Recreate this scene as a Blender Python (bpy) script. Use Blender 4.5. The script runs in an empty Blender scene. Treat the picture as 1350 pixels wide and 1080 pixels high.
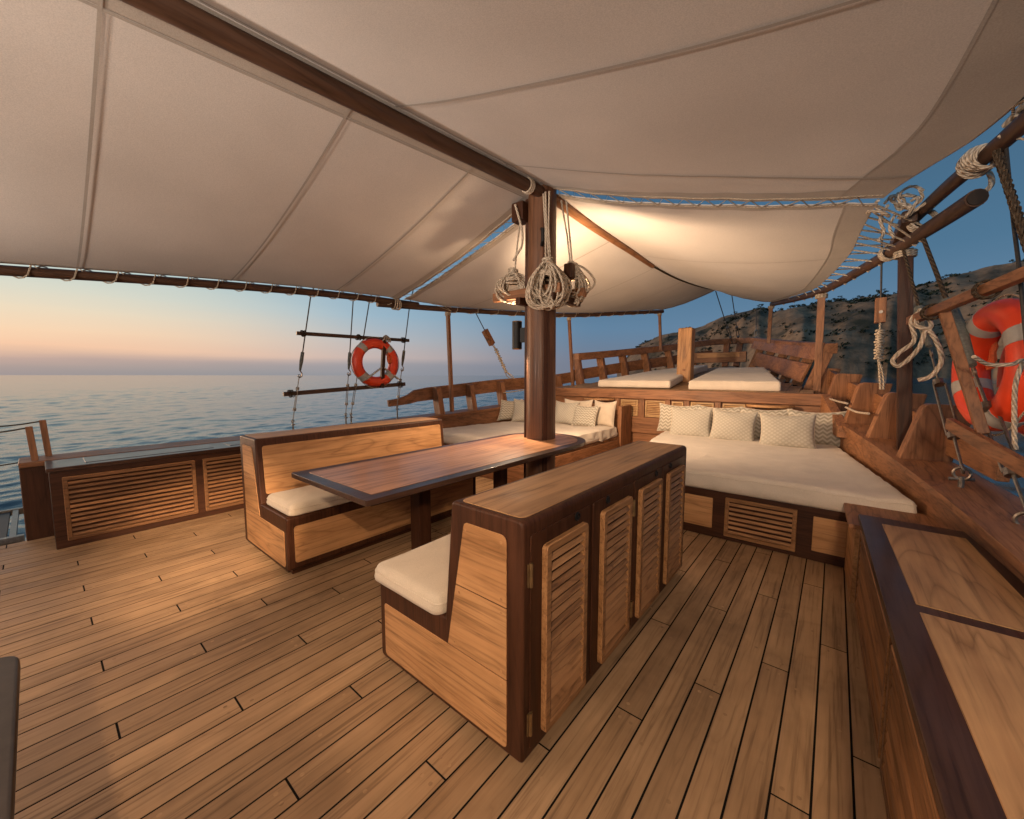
import bpy, bmesh, math, random
from mathutils import Vector, Matrix, noise as mnoise
random.seed(7)
S = bpy.context.scene
COL = S.collection
R = math.radians
CX = -2.45                       # the ship's centreline; +y runs to the bow, deck top is z = 0

def hw(y):                       # half beam of the hull at deck level
    return 3.15 - .0517 * max(0., y - 2.) ** 1.66
def capz(y):                     # height of the bulwark cap, rising to the bow
    return .72 + .0125 * max(0., y - 1.5) ** 1.75
def hullx(side, y, off=0.):
    return CX + side * (hw(y) + off)

# ------------------------------------------------------------------ materials
def newmat(name):
    m = bpy.data.materials.new(name); m.use_nodes = True
    nt = m.node_tree; nt.nodes.clear()
    out = nt.nodes.new('ShaderNodeOutputMaterial'); b = nt.nodes.new('ShaderNodeBsdfPrincipled')
    nt.links.new(b.outputs[0], out.inputs[0])
    return m, nt, b
def N(nt, t, **k):
    n = nt.nodes.new(t)
    for a, v in k.items():
        if a in n.inputs: n.inputs[a].default_value = v
        else: setattr(n, a, v)
    return n
def ramp(nt, fac, stops):
    r = nt.nodes.new('ShaderNodeValToRGB'); e = r.color_ramp.elements
    while len(e) < len(stops): e.new(.5)
    for i, (p, c) in enumerate(stops):
        e[i].position = p; e[i].color = (*c, 1)
    nt.links.new(fac, r.inputs[0]); return r.outputs[0]
def mixc(nt, fac, a, b, mode='MIX'):
    m = nt.nodes.new('ShaderNodeMix'); m.data_type = 'RGBA'; m.blend_type = mode
    for s, v in ((0, fac), (6, a), (7, b)):
        if hasattr(v, 'is_linked') or hasattr(v, 'links'): nt.links.new(v, m.inputs[s])
        elif s == 0: m.inputs[s].default_value = v
        else: m.inputs[s].default_value = (*v, 1)
    return m.outputs[2]
def math_(nt, op, a, b=None, c=None):
    n = nt.nodes.new('ShaderNodeMath'); n.operation = op
    for i, v in enumerate((a, b, c)):
        if v is None: continue
        if isinstance(v, (int, float)): n.inputs[i].default_value = v
        else: nt.links.new(v, n.inputs[i])
    return n.outputs[0]

def wood(name, light, dark, axis='Y', scale=1., rough=.45, coat=0., vary=.25, contrast=1., bump=.25, knots=False, veins=.75):
    m, nt, b = newmat(name)
    b.inputs['Specular IOR Level'].default_value = .24 if 'dark' in name else .4
    tc = N(nt, 'ShaderNodeTexCoord'); geo = N(nt, 'ShaderNodeNewGeometry')
    mp = N(nt, 'ShaderNodeMapping'); s = [9. * scale] * 3; s['XYZ'.index(axis)] = .7 * scale
    mp.inputs['Scale'].default_value = s
    off = N(nt, 'ShaderNodeVectorMath', operation='SCALE'); off.inputs[0].default_value = (3.1, 17.3, 7.7)
    rnd = math_(nt, 'MULTIPLY', geo.outputs['Random Per Island'], 9.)
    nt.links.new(rnd, off.inputs['Scale'])
    add = N(nt, 'ShaderNodeVectorMath', operation='ADD')
    nt.links.new(tc.outputs['Object'], add.inputs[0]); nt.links.new(off.outputs[0], add.inputs[1])
    nt.links.new(add.outputs[0], mp.inputs['Vector'])
    n1 = N(nt, 'ShaderNodeTexNoise', Scale=.8, Detail=3., Roughness=.5, Distortion=1.6); nt.links.new(mp.outputs[0], n1.inputs['Vector'])
    n2 = N(nt, 'ShaderNodeTexNoise', Scale=5.5, Detail=6., Roughness=.65, Distortion=.6); nt.links.new(mp.outputs[0], n2.inputs['Vector'])
    n3 = N(nt, 'ShaderNodeTexNoise', Scale=1.7, Detail=4., Roughness=.6); nt.links.new(add.outputs[0], n3.inputs['Vector'])
    g = math_(nt, 'ADD', math_(nt, 'MULTIPLY', n1.outputs[0], .55), math_(nt, 'MULTIPLY', n2.outputs[0], .45))
    lo, hi = .5 - .17 / contrast, .5 + .17 / contrast
    mid = tuple((x + y) / 2 for x, y in zip(light, dark))
    c = ramp(nt, g, [(lo, dark), (.5, mid), (hi, light)])
    mv = N(nt, 'ShaderNodeMapping'); sv = [3.2 * scale] * 3; sv['XYZ'.index(axis)] = .42 * scale
    mv.inputs['Scale'].default_value = sv; nt.links.new(add.outputs[0], mv.inputs['Vector'])
    nv = N(nt, 'ShaderNodeTexNoise', Scale=1., Detail=4., Roughness=.5, Distortion=1.3); nt.links.new(mv.outputs[0], nv.inputs['Vector'])
    bands = math_(nt, 'FRACT', math_(nt, 'MULTIPLY', nv.outputs[0], 9.))
    vein = ramp(nt, bands, [(0., (.46, .41, .36)), (.05, (.74, .71, .68)), (.16, (1., 1., 1.)), (.55, (1.10, 1.10, 1.10)), (.86, (.96, .95, .94)), (1., (.60, .56, .51))])
    c = mixc(nt, veins, c, mixc(nt, 1., c, vein, 'MULTIPLY'))
    mf = N(nt, 'ShaderNodeMapping'); sf = [70. * scale] * 3; sf['XYZ'.index(axis)] = 2.2 * scale
    mf.inputs['Scale'].default_value = sf; nt.links.new(add.outputs[0], mf.inputs['Vector'])
    nf = N(nt, 'ShaderNodeTexNoise', Scale=1., Detail=3., Roughness=.6); nt.links.new(mf.outputs[0], nf.inputs['Vector'])
    pores = ramp(nt, nf.outputs[0], [(.3, (.58, .55, .52)), (.46, (.97, .97, .97)), (.75, (1.10, 1.10, 1.10))])
    c = mixc(nt, 1., c, pores, 'MULTIPLY')
    wear = ramp(nt, n3.outputs[0], [(.3, (.78, .76, .74)), (.7, (1.12, 1.12, 1.12))])
    c = mixc(nt, 1., c, wear, 'MULTIPLY')
    tint = ramp(nt, geo.outputs['Random Per Island'], [(0., (1 - vary, 1 - vary * 1.05, 1 - vary * 1.1)), (1., (1 + vary * .6, 1 + vary * .6, 1 + vary * .55))])
    c = mixc(nt, 1., c, tint, 'MULTIPLY')
    if knots:
        vo = N(nt, 'ShaderNodeTexVoronoi', Scale=3.1); nt.links.new(add.outputs[0], vo.inputs['Vector'])
        k = ramp(nt, vo.outputs['Distance'], [(.0, (1, 1, 1)), (.035, (.6, .6, .6)), (.06, (0, 0, 0))])
        c = mixc(nt, math_(nt, 'MULTIPLY', k, .45), c, tuple(x * .35 for x in dark))
        st = N(nt, 'ShaderNodeTexNoise', Scale=.9, Detail=5., Roughness=.7); nt.links.new(tc.outputs['Object'], st.inputs['Vector'])
        stain = ramp(nt, st.outputs[0], [(.36, (.72, .70, .68)), (.46, (.94, .94, .94)), (.62, (1.09, 1.08, 1.07))])
        c = mixc(nt, 1., c, stain, 'MULTIPLY')
    nt.links.new(c, b.inputs['Base Color'])
    rr = ramp(nt, n3.outputs[0], [(.3, (rough * .8,) * 3), (.7, (min(1, rough * 1.25),) * 3)])
    nt.links.new(rr, b.inputs['Roughness'])
    b.inputs['Coat Weight'].default_value = coat; b.inputs['Coat Roughness'].default_value = .12
    bp = N(nt, 'ShaderNodeBump', Strength=bump, Distance=.004); nt.links.new(n2.outputs[0], bp.inputs['Height']); nt.links.new(bp.outputs[0], b.inputs['Normal'])
    return m

def plain(name, col, rough=.6, metal=0., var=.15, nscale=12., bump=0., bdist=.003, spec=None):
    m, nt, b = newmat(name)
    tc = N(nt, 'ShaderNodeTexCoord')
    n = N(nt, 'ShaderNodeTexNoise', Scale=nscale, Detail=5., Roughness=.6); nt.links.new(tc.outputs['Object'], n.inputs['Vector'])
    c = ramp(nt, n.outputs[0], [(.3, tuple(x * (1 - var) for x in col)), (.7, tuple(min(1, x * (1 + var)) for x in col))])
    nt.links.new(c, b.inputs['Base Color'])
    b.inputs['Roughness'].default_value = rough; b.inputs['Metallic'].default_value = metal
    if spec is not None: b.inputs['Specular IOR Level'].default_value = spec
    if bump:
        bp = N(nt, 'ShaderNodeBump', Strength=bump, Distance=bdist); nt.links.new(n.outputs[0], bp.inputs['Height']); nt.links.new(bp.outputs[0], b.inputs['Normal'])
    return m

def fabric(name, col, wrinkle=.35, wscale=3., weave=260., translucent=0., wdist=.012, dis=1.2):
    m, nt, b = newmat(name)
    tc = N(nt, 'ShaderNodeTexCoord')
    n = N(nt, 'ShaderNodeTexNoise', Scale=wscale, Detail=4., Roughness=.45, Distortion=dis); nt.links.new(tc.outputs['Object'], n.inputs['Vector'])
    mp = N(nt, 'ShaderNodeMapping'); mp.inputs['Scale'].default_value = (weave, weave, weave); nt.links.new(tc.outputs['Object'], mp.inputs['Vector'])
    wv = N(nt, 'ShaderNodeTexNoise', Scale=1., Detail=1.); nt.links.new(mp.outputs[0], wv.inputs['Vector'])
    c = ramp(nt, n.outputs[0], [(.3, tuple(x * .93 for x in col)), (.7, tuple(min(1, x * 1.05) for x in col))])
    c2 = ramp(nt, wv.outputs[0], [(.35, (.9, .9, .9)), (.65, (1.05, 1.05, 1.05))])
    c = mixc(nt, 1., c, c2, 'MULTIPLY')
    nt.links.new(c, b.inputs['Base Color']); b.inputs['Roughness'].default_value = .9
    b.inputs['Specular IOR Level'].default_value = .15; b.inputs['Sheen Weight'].default_value = .15
    bp = N(nt, 'ShaderNodeBump', Strength=wrinkle, Distance=wdist); nt.links.new(n.outputs[0], bp.inputs['Height'])
    b2 = N(nt, 'ShaderNodeBump', Strength=.12, Distance=.001); nt.links.new(wv.outputs[0], b2.inputs['Height']); nt.links.new(bp.outputs[0], b2.inputs['Normal'])
    nt.links.new(b2.outputs[0], b.inputs['Normal'])
    if translucent:
        t = N(nt, 'ShaderNodeBsdfTranslucent'); nt.links.new(c, t.inputs[0])
        mx = N(nt, 'ShaderNodeMixShader'); mx.inputs[0].default_value = translucent
        nt.links.new(b.outputs[0], mx.inputs[1]); nt.links.new(t.outputs[0], mx.inputs[2])
        nt.links.new(mx.outputs[0], [x for x in nt.nodes if x.type == 'OUTPUT_MATERIAL'][0].inputs[0])
    return m

def pattern_fabric(name, kind, light, dark):
    m, nt, b = newmat(name)
    uv = N(nt, 'ShaderNodeTexCoord'); sp = N(nt, 'ShaderNodeSeparateXYZ'); nt.links.new(uv.outputs['UV'], sp.inputs[0])
    u, v = sp.outputs[0], sp.outputs[1]
    if kind == 'zigzag':
        tri = math_(nt, 'PINGPONG', math_(nt, 'MULTIPLY', u, 7.), .5)
        s = math_(nt, 'FRACT', math_(nt, 'SUBTRACT', math_(nt, 'MULTIPLY', v, 8.), math_(nt, 'MULTIPLY', tri, 1.3)))
        f = ramp(nt, s, [(.40, (0, 0, 0)), (.5, (1, 1, 1)), (.86, (1, 1, 1)), (.96, (0, 0, 0))])
    else:
        a = math_(nt, 'PINGPONG', math_(nt, 'MULTIPLY', math_(nt, 'ADD', u, v), 9.), .5)
        c = math_(nt, 'PINGPONG', math_(nt, 'MULTIPLY', math_(nt, 'SUBTRACT', u, v), 9.), .5)
        w = N(nt, 'ShaderNodeTexNoise', Scale=60., Detail=2.); nt.links.new(uv.outputs['UV'], w.inputs['Vector'])
        s = math_(nt, 'ADD', math_(nt, 'MULTIPLY', math_(nt, 'MULTIPLY', a, c), 2.6), math_(nt, 'MULTIPLY', w.outputs[0], .45))
        f = ramp(nt, s, [(.25, (0, 0, 0)), (.62, (1, 1, 1))])
    nt.links.new(mixc(nt, f, dark, light), b.inputs['Base Color'])
    b.inputs['Roughness'].default_value = .95; b.inputs['Specular IOR Level'].default_value = .1
    bp = N(nt, 'ShaderNodeBump', Strength=.25, Distance=.002); nt.links.new(f, bp.inputs['Height']); nt.links.new(bp.outputs[0], b.inputs['Normal'])
    return m

M = {}
TEAK, TEAKD = (.56, .305, .135), (.41, .20, .08)
DK, DKD = (.078, .029, .0135), (.040, .0145, .007)
MID, MIDD = (.36, .165, .075), (.19, .08, .034)
for ax in 'XYZ':
    M['teak' + ax] = wood('light_teak_' + ax, TEAK, TEAKD, ax, .8, .55, vary=.12, veins=.6)
    M['dark' + ax] = wood('dark_mahogany_' + ax, DK, DKD, ax, 1., .45, coat=.0, vary=.1, veins=.5)
    M['mid' + ax] = wood('reddish_hardwood_' + ax, MID, MIDD, ax, .9, .52, coat=.0, vary=.2)
M['shadedslat'] = wood('locker_slats_shaded', (.38, .185, .075), (.22, .10, .04), 'Y', 1.2, .55, vary=.42)  # shade put into the colour: deeper than louver_teak, tints set slats apart
M['slat'] = wood('louver_teak', (.44, .225, .095), (.29, .135, .052), 'Y', 1.2, .55, vary=.18)
M['slatx'] = wood('louver_teak_x', (.44, .225, .095), (.29, .135, .052), 'X', 1.2, .55, vary=.18)
M['slatlight'] = wood('louver_pale', (.66, .43, .21), (.52, .31, .14), 'X', 1.2, .5, vary=.1)
M['deck'] = wood('deck_teak', (.46, .29, .158), (.345, .208, .108), 'Y', .75, .6, vary=.17, contrast=.9, knots=True, veins=.3)
M['top'] = wood('bench_top_teak', (.54, .315, .15), (.38, .20, .09), 'Y', .6, .52, coat=.0, vary=.1, veins=.65)
M['table'] = wood('table_top_teak', (.54, .29, .16), (.38, .185, .095), 'Y', .6, .36, coat=.12, vary=.08, veins=.8)
M['border'] = wood('dark_polished_border', (.080, .040, .027), (.046, .022, .015), 'Y', 1., .36, coat=.2, vary=.08, veins=.4)
M['caulk'] = plain('black_caulking', (.009, .008, .008), .95, spec=.05)
M['mast'] = wood('varnished_mast', (.19, .088, .045), (.115, .048, .023), 'Z', .5, .46, coat=.03, vary=.08, veins=.5)
M['spar'] = wood('spar_wood', (.105, .052, .030), (.055, .026, .015), 'Y', .6, .5, coat=.0, vary=.1)
M['ridge'] = wood('ridge_pole_wood', (.34, .16, .07), (.20, .085, .035), 'Y', .6, .5, coat=.0, vary=.1)
def laid(name, col):
    m, nt, b = newmat(name)
    at = N(nt, 'ShaderNodeAttribute', attribute_name='phase'); tc = N(nt, 'ShaderNodeTexCoord')
    sn = math_(nt, 'SINE', math_(nt, 'MULTIPLY', at.outputs['Fac'], 2 * math.pi))
    n = N(nt, 'ShaderNodeTexNoise', Scale=26., Detail=5., Roughness=.7); nt.links.new(tc.outputs['Object'], n.inputs['Vector'])
    c = ramp(nt, n.outputs[0], [(.3, tuple(x * .62 for x in col)), (.65, tuple(x * 1.08 for x in col))])
    g = ramp(nt, math_(nt, 'MULTIPLY_ADD', sn, .5, .5), [(0., (.60, .56, .52)), (.35, (.95, .95, .95)), (1., (1.05, 1.05, 1.05))])  # grooves between strands darkened in colour, painting their shade
    nt.links.new(mixc(nt, 1., c, g, 'MULTIPLY'), b.inputs['Base Color']); b.inputs['Roughness'].default_value = .95; b.inputs['Specular IOR Level'].default_value = .1
    bp = N(nt, 'ShaderNodeBump', Strength=.8, Distance=.004); nt.links.new(sn, bp.inputs['Height']); nt.links.new(bp.outputs[0], b.inputs['Normal'])
    return m
M['rope'] = laid('cream_rope', (.64, .53, .41))
M['oldrope'] = laid('weathered_brown_rope', (.10, .072, .05))
M['canvas'] = fabric('awning_canvas', (.64, .582, .535), .12, 1.3, 180., .10, .03, 0.)
M['tape'] = fabric('awning_seam_tape', (.36, .31, .265), .1, 3., 180.)
M['hem'] = fabric('awning_hem_shaded', (.40, .345, .295), .1, 3., 180., dis=0.)  # deeper than the canvas: shade of the doubled, turned-away flap painted in
M['matt'] = fabric('cream_mattress_cover', (.66, .57, .47), .55, 3.2, 320., 0, .02)
M['seat'] = fabric('cream_seat_cover', (.60, .50, .39), .4, 4., 320., 0, .012)
M['zig'] = pattern_fabric('zigzag_weave', 'zigzag', (.54, .49, .41), (.33, .295, .235))
M['weave'] = pattern_fabric('pale_weave', 'diamond', (.50, .455, .385), (.39, .355, .295))
M['steel'] = plain('galvanised_steel', (.25, .215, .18), .42, .9, .3, 40.)
M['wire'] = plain('dark_wire_rope', (.05, .045, .042), .55, .3, .3, 90., .5, .002)
M['served'] = plain('grey_served_wire', (.13, .135, .12), .8, 0, .3, 60., .5, .003)
M['black'] = plain('black_metal', (.009, .009, .009), .5, 0, spec=.3)
M['brass'] = plain('aged_brass', (.32, .21, .10), .4, .8, .25, 30.)
M['hole'] = plain('painted_hollow_shade', (.02, .012, .008), .8)
M['red'] = plain('orange_red_buoy_shell', (.80, .062, .016), .42, 0, .1, 6.)
M['band'] = plain('grey_reflective_band', (.42, .40, .36), .5, .1)
M['orangeline'] = plain('orange_grab_line', (.72, .14, .04), .8, 0, .2, 50.)
M['hullpaint'] = wood('hull_planking', (.10, .05, .026), (.045, .021, .012), 'Y', .6, .5)
M['stone'] = plain('dark_counter', (.030, .023, .021), .5, 0, .25, 18., spec=.25)
M['bark'] = plain('tree_bark', (.07, .05, .035), .9)
M['leaf'] = plain('tree_leaves', (.035, .05, .02), .85, 0, .5, .8)
M['scrub'] = plain('hillside_scrub', (.034, .045, .022), .9, 0, .55, .12)

# ------------------------------------------------------------------ mesh building
class MB:
    def __init__(s): s.v = []; s.f = []; s.ph = {}
    def add(s, vs, fs):
        b = len(s.v); s.v += [Vector(p) for p in vs]; s.f += [tuple(b + i for i in f) for f in fs]
    def box(s, x0, x1, y0, y1, z0, z1):
        s.add([(x, y, z) for z in (z0, z1) for y in (y0, y1) for x in (x0, x1)],
              [(0, 2, 3, 1), (4, 5, 7, 6), (0, 1, 5, 4), (2, 6, 7, 3), (0, 4, 6, 2), (1, 3, 7, 5)])
    def plate(s, o, U, V, poly, t0, t1):
        o, U, V = Vector(o), Vector(U).normalized(), Vector(V).normalized(); W = U.cross(V); n = len(poly)
        vs = [o + U * a + V * b + W * t for t in (t0, t1) for a, b in poly]
        s.add(vs, [tuple(range(n - 1, -1, -1)), tuple(range(n, 2 * n))] + [(i, (i + 1) % n, n + (i + 1) % n, n + i) for i in range(n)])
    def ring(s, o, U, V, outer, inner, t0, t1):
        o, U, V = Vector(o), Vector(U).normalized(), Vector(V).normalized(); W = U.cross(V); n = len(outer)
        vs = [o + U * a + V * b + W * t for t in (t0, t1) for P in (outer, inner) for a, b in P]
        fs = []
        for i in range(n):
            j = (i + 1) % n
            fs += [(i, n + i, n + j, j), (2 * n + i, 2 * n + j, 3 * n + j, 3 * n + i), (i, j, 2 * n + j, 2 * n + i), (n + i, 3 * n + i, 3 * n + j, n + j)]
        s.add(vs, fs)
    def prism(s, poly, axis, a, b):
        if axis == 'z': s.plate((0, 0, 0), (1, 0, 0), (0, 1, 0), poly, a, b)
        elif axis == 'y': s.plate((0, 0, 0), (1, 0, 0), (0, 0, 1), poly, -b, -a)
        else: s.plate((0, 0, 0), (0, 1, 0), (0, 0, 1), poly, a, b)
    def beam(s, a, b, w, h, up=(0, 0, 1)):
        a, b = Vector(a), Vector(b); T = (b - a).normalized(); X = T.cross(Vector(up)).normalized(); Z = X.cross(T)
        s.add([p + X * sx * w / 2 + Z * sz * h / 2 for p in (a, b) for sx, sz in ((-1, -1), (1, -1), (1, 1), (-1, 1))],
              [(3, 2, 1, 0), (4, 5, 6, 7), (0, 1, 5, 4), (1, 2, 6, 5), (2, 3, 7, 6), (3, 0, 4, 7)])
    def sweep(s, pts, prof, up=(0, 0, 1)):      # prof: list of (side, up) offsets, or a function of the index giving one
        P = [Vector(p) for p in pts]; k0 = len(s.v); n = None
        for i, p in enumerate(P):
            T = (P[min(i + 1, len(P) - 1)] - P[max(i - 1, 0)]).normalized(); X = T.cross(Vector(up)).normalized(); Z = X.cross(T)
            pr = prof(i) if callable(prof) else prof; n = len(pr)
            s.v += [p + X * a + Z * b for a, b in pr]
        for i in range(len(P) - 1):
            for j in range(n):
                a = k0 + i * n + j; b = k0 + i * n + (j + 1) % n
                s.f.append((a, b, b + n, a + n))
        s.f.append(tuple(k0 + j for j in range(n - 1, -1, -1))); e = k0 + (len(P) - 1) * n
        s.f.append(tuple(e + j for j in range(n)))
    def tube(s, pts, r, seg=8, closed=False):
        P = [Vector(p) for p in pts]
        Q = [P[0]]
        for p in P[1:]:
            if (p - Q[-1]).length > 1e-5: Q.append(p)
        P = Q; n = len(P); k0 = len(s.v)
        if n < 2: return
        prev = None
        for i, p in enumerate(P):
            if closed: T = (P[(i + 1) % n] - P[i - 1]).normalized()
            else: T = (P[min(i + 1, n - 1)] - P[max(i - 1, 0)]).normalized()
            if prev is None:
                A = Vector((0, 0, 1)) if abs(T.z) < .9 else Vector((1, 0, 0)); X = T.cross(A).normalized()
            else:
                X = (prev - T * prev.dot(T))
                X = X.normalized() if X.length > 1e-6 else T.orthogonal().normalized()
            prev = X; Y = T.cross(X); rr = r(i / (n - 1)) if callable(r) else r
            s.v += [p + (X * math.cos(2 * math.pi * j / seg) + Y * math.sin(2 * math.pi * j / seg)) * rr for j in range(seg)]
        m = n if closed else n - 1; L = 0.; r0 = r(0) if callable(r) else r; lay = max(.018, r0 * 4.2)
        for i in range(m):
            L2 = L + (P[(i + 1) % n] - P[i]).length
            for j in range(seg):
                a = k0 + i * seg + j; b = k0 + i * seg + (j + 1) % seg; c = k0 + ((i + 1) % n) * seg
                s.ph[len(s.f)] = (3 * j / seg + L / lay, 3 * (j + 1) / seg + L / lay, 3 * (j + 1) / seg + L2 / lay, 3 * j / seg + L2 / lay)
                s.f.append((a, b, c + (j + 1) % seg, c + j))
            L = L2
        if not closed:
            s.f.append(tuple(k0 + j for j in range(seg - 1, -1, -1))); s.f.append(tuple(k0 + (n - 1) * seg + j for j in range(seg)))
    def torus(s, c, axis, R_, r, seg=24, ring=10):
        A = Vector(axis).normalized(); X = A.orthogonal().normalized(); Y = A.cross(X)
        s.tube([Vector(c) + (X * math.cos(2 * math.pi * i / seg) + Y * math.sin(2 * math.pi * i / seg)) * R_ for i in range(seg)], r, ring, True)
    def grid(s, fn, nu, nv, uv=False):
        k0 = len(s.v)
        for i in range(nu + 1):
            for j in range(nv + 1): s.v.append(Vector(fn(i / nu, j / nv)))
        for i in range(nu):
            for j in range(nv):
                a = k0 + i * (nv + 1) + j; s.f.append((a, a + nv + 1, a + nv + 2, a + 1))
    def build(s, name, mat, parent=None, smooth=True, bevel=0., bseg=2, angle=35, recalc=True):
        off = parent_world(parent) if parent is not None else Vector((0, 0, 0))
        me = bpy.data.meshes.new(name); me.from_pydata([v - off for v in s.v], [], s.f)
        bm = bmesh.new(); bm.from_mesh(me)
        if s.ph and mat in ('rope', 'oldrope'):
            ly = bm.loops.layers.float.new('phase'); bm.faces.ensure_lookup_table()
            for i, vals in s.ph.items():
                for lp, x in zip(bm.faces[i].loops, vals): lp[ly] = x
        if recalc: bmesh.ops.recalc_face_normals(bm, faces=bm.faces)
        if bevel:
            es = [e for e in bm.edges if len(e.link_faces) == 2 and e.calc_face_angle(0) > R(30)]
            bmesh.ops.bevel(bm, geom=es, offset=bevel, segments=bseg, affect='EDGES', profile=.5, clamp_overlap=True)
        for f in bm.faces: f.smooth = smooth
        if smooth:
            for e in bm.edges:
                if len(e.link_faces) == 2 and e.calc_face_angle(0) > R(angle): e.smooth = False
        bm.to_mesh(me); bm.free()
        me.materials.append(M[mat] if isinstance(mat, str) else mat)
        o = bpy.data.objects.new(name, me); COL.objects.link(o)
        if bevel and smooth:         # flat faces keep flat shading, only the bevels turn the light
            wn = o.modifiers.new('normals', 'WEIGHTED_NORMAL'); wn.weight = 100; wn.keep_sharp = True
        if parent is not None: o.parent = parent
        return o
def parent_world(p):
    v = Vector((0, 0, 0))
    while p is not None: v += Vector(p.location); p = p.parent
    return v
def tag(o, label=None, cat=None, group=None, kind=None):
    if label: o['label'] = label
    if cat: o['category'] = cat
    if group: o['group'] = group
    if kind: o['kind'] = kind
    return o
def thing(name, label, cat, loc=(0, 0, 0), group=None):
    o = bpy.data.objects.new(name, None); COL.objects.link(o); o.location = loc; o.empty_display_size = .1
    return tag(o, label, cat, group)
def rrect(u0, u1, v0, v1, r=.02, seg=4):
    p = []
    for cx, cy, a0 in ((u1 - r, v1 - r, 0), (u0 + r, v1 - r, 90), (u0 + r, v0 + r, 180), (u1 - r, v0 + r, 270)):
        for i in range(seg + 1):
            a = R(a0 + 90 * i / seg); p.append((cx + r * math.cos(a), cy + r * math.sin(a)))
    return p
def rpoly(pts, r=.02, seg=4):
    out = []; n = len(pts)
    for i in range(n):
        a, b, c = Vector(pts[i - 1]), Vector(pts[i]), Vector(pts[(i + 1) % n])
        d1, d2 = (a - b).normalized(), (c - b).normalized(); ang = d1.angle(d2); rr = r[i] if isinstance(r, (list, tuple)) else r
        if rr <= 0: out.append(tuple(b)); continue
        t = min(rr / math.tan(ang / 2), .48 * min((a - b).length, (c - b).length))
        p0, p1 = b + d1 * t, b + d2 * t
        for k in range(seg + 1):
            w = k / seg; q = p0 * (1 - w) ** 2 + b * 2 * w * (1 - w) + p1 * w * w; out.append(tuple(q))
    return out
def lerp(a, b, t): return Vector(a) * (1 - t) + Vector(b) * t
def polyline(pts, n):
    P = [Vector(p) for p in pts]; L = [0.]
    for a, b in zip(P, P[1:]): L.append(L[-1] + (b - a).length)
    def at(t):
        d = t * L[-1]
        for i in range(len(P) - 1):
            if d <= L[i + 1] or i == len(P) - 2: return P[i].lerp(P[i + 1], (d - L[i]) / max(1e-9, L[i + 1] - L[i]))
    return [at(i / n) for i in range(n + 1)]
def smoothline(pts, n):          # Catmull-Rom through the points
    P = [Vector(p) for p in pts]; P = [P[0] * 2 - P[1]] + P + [P[-1] * 2 - P[-2]]; out = []; m = len(P) - 3
    for k in range(n + 1):
        t = k / n * m; i = min(int(t), m - 1); f = t - i; a, b, c, d = P[i:i + 4]
        out.append(.5 * ((2 * b) + (c - a) * f + (2 * a - 5 * b + 4 * c - d) * f * f + (3 * b - a - 3 * c + d) * f ** 3))
    return out
# ------------------------------------------------------------------ the ship's deck and hull
def yend(xc):                    # where the hull has closed in to this x
    y = 2.
    while y < 13 and hw(y) - .02 > abs(xc - CX): y += .05
    return y
PW = .117
dk = MB(); ck = MB()
k = -46
while True:
    xa = -.2175 + PW * k; xb = xa + PW; k += 1
    if xb < -5.62: continue
    if xa > .72: break
    ye = min(7.05, yend((xa + xb) / 2))
    if xb < -1.0:                # butts run in steps across the planks
        c = k % 5; ys = [.13 + .746 * j for j in range(-6, 10)] if c == 3 else ([.5 + .746 * j for j in range(-6, 10)] if c == 0 else [-2.2, 2.4])
    else:
        c = (k - 2) % 5; ys = [1.59 + .373 * j for j in range(-18, 15) if (2 * j - c) % 5 == 0]
    cuts = [-4.2] + [y for y in ys if -4.1 < y < ye - .1] + [ye]
    for a, b in zip(cuts, cuts[1:]):
        x0_, x1_ = max(xa, -5.62) + .004, min(xb, .72) - .004
        dk.box(x0_, x1_, a + .004, b - .004, -.03, 0.)
        n_ = max(1, round((b - a) / .55)); xm = (x0_ + x1_) / 2      # wooden plugs over the fastenings
        for q in range(n_ + 1):
            yp = a + .045 + (b - a - .09) * q / n_
            for dx in ((-.025, .025) if q in (0, n_) else (.02 * (-1) ** q,)):
                r_ = .0085; dk.add([(xm + dx + r_ * math.cos(w_ * math.pi / 4), yp + r_ * math.sin(w_ * math.pi / 4), .0006) for w_ in range(8)], [tuple(range(8))])
tag(dk.build('deck', 'deck', None, False, bevel=0), kind='structure')
def loft(side_pts):              # sheet between two outlines in y
    return side_pts
ys = [-4.2 + i * .4 for i in range(29)]
ck.prism([(hullx(1, y), y) for y in ys] + [(hullx(-1, y), y) for y in reversed(ys)], 'z', -.06, -.0012)
tag(ck.build('deck_caulking', 'caulk', None, False), kind='structure')

fd = MB()                        # the raised foredeck slopes up to the bow
def fz(y): return 1.235 + .088 * (y - 7.1)
ys = [7.12 + i * .25 for i in range(26)]
for k in range(-14, 14):
    xa, xb = CX + k * .17, CX + (k + 1) * .17
    seg = [y for y in ys if hw(y) - .02 > max(abs(xa - CX), abs(xb - CX))]
    if len(seg) < 2: continue
    a, b = seg[0], seg[-1]
    fd.add([(xa + .003, a, fz(a)), (xb - .003, a, fz(a)), (xb - .003, b, fz(b)), (xa + .003, b, fz(b)),
            (xa + .003, a, fz(a) - .04), (xb - .003, a, fz(a) - .04), (xb - .003, b, fz(b) - .04), (xa + .003, b, fz(b) - .04)],
           [(0, 1, 2, 3), (7, 6, 5, 4), (0, 4, 5, 1), (1, 5, 6, 2), (2, 6, 7, 3), (3, 7, 4, 0)])
tag(fd.build('foredeck', 'deck', None, False), kind='structure')
fu = MB()
fu.grid(lambda u, v: (CX + (2 * v - 1) * (hw(7.1 + u * 6.1) - .01), 7.1 + u * 6.1, fz(7.1 + u * 6.1) - .05), 20, 2)
tag(fu.build('foredeck_underside', 'caulk', None, False), kind='structure')

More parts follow.
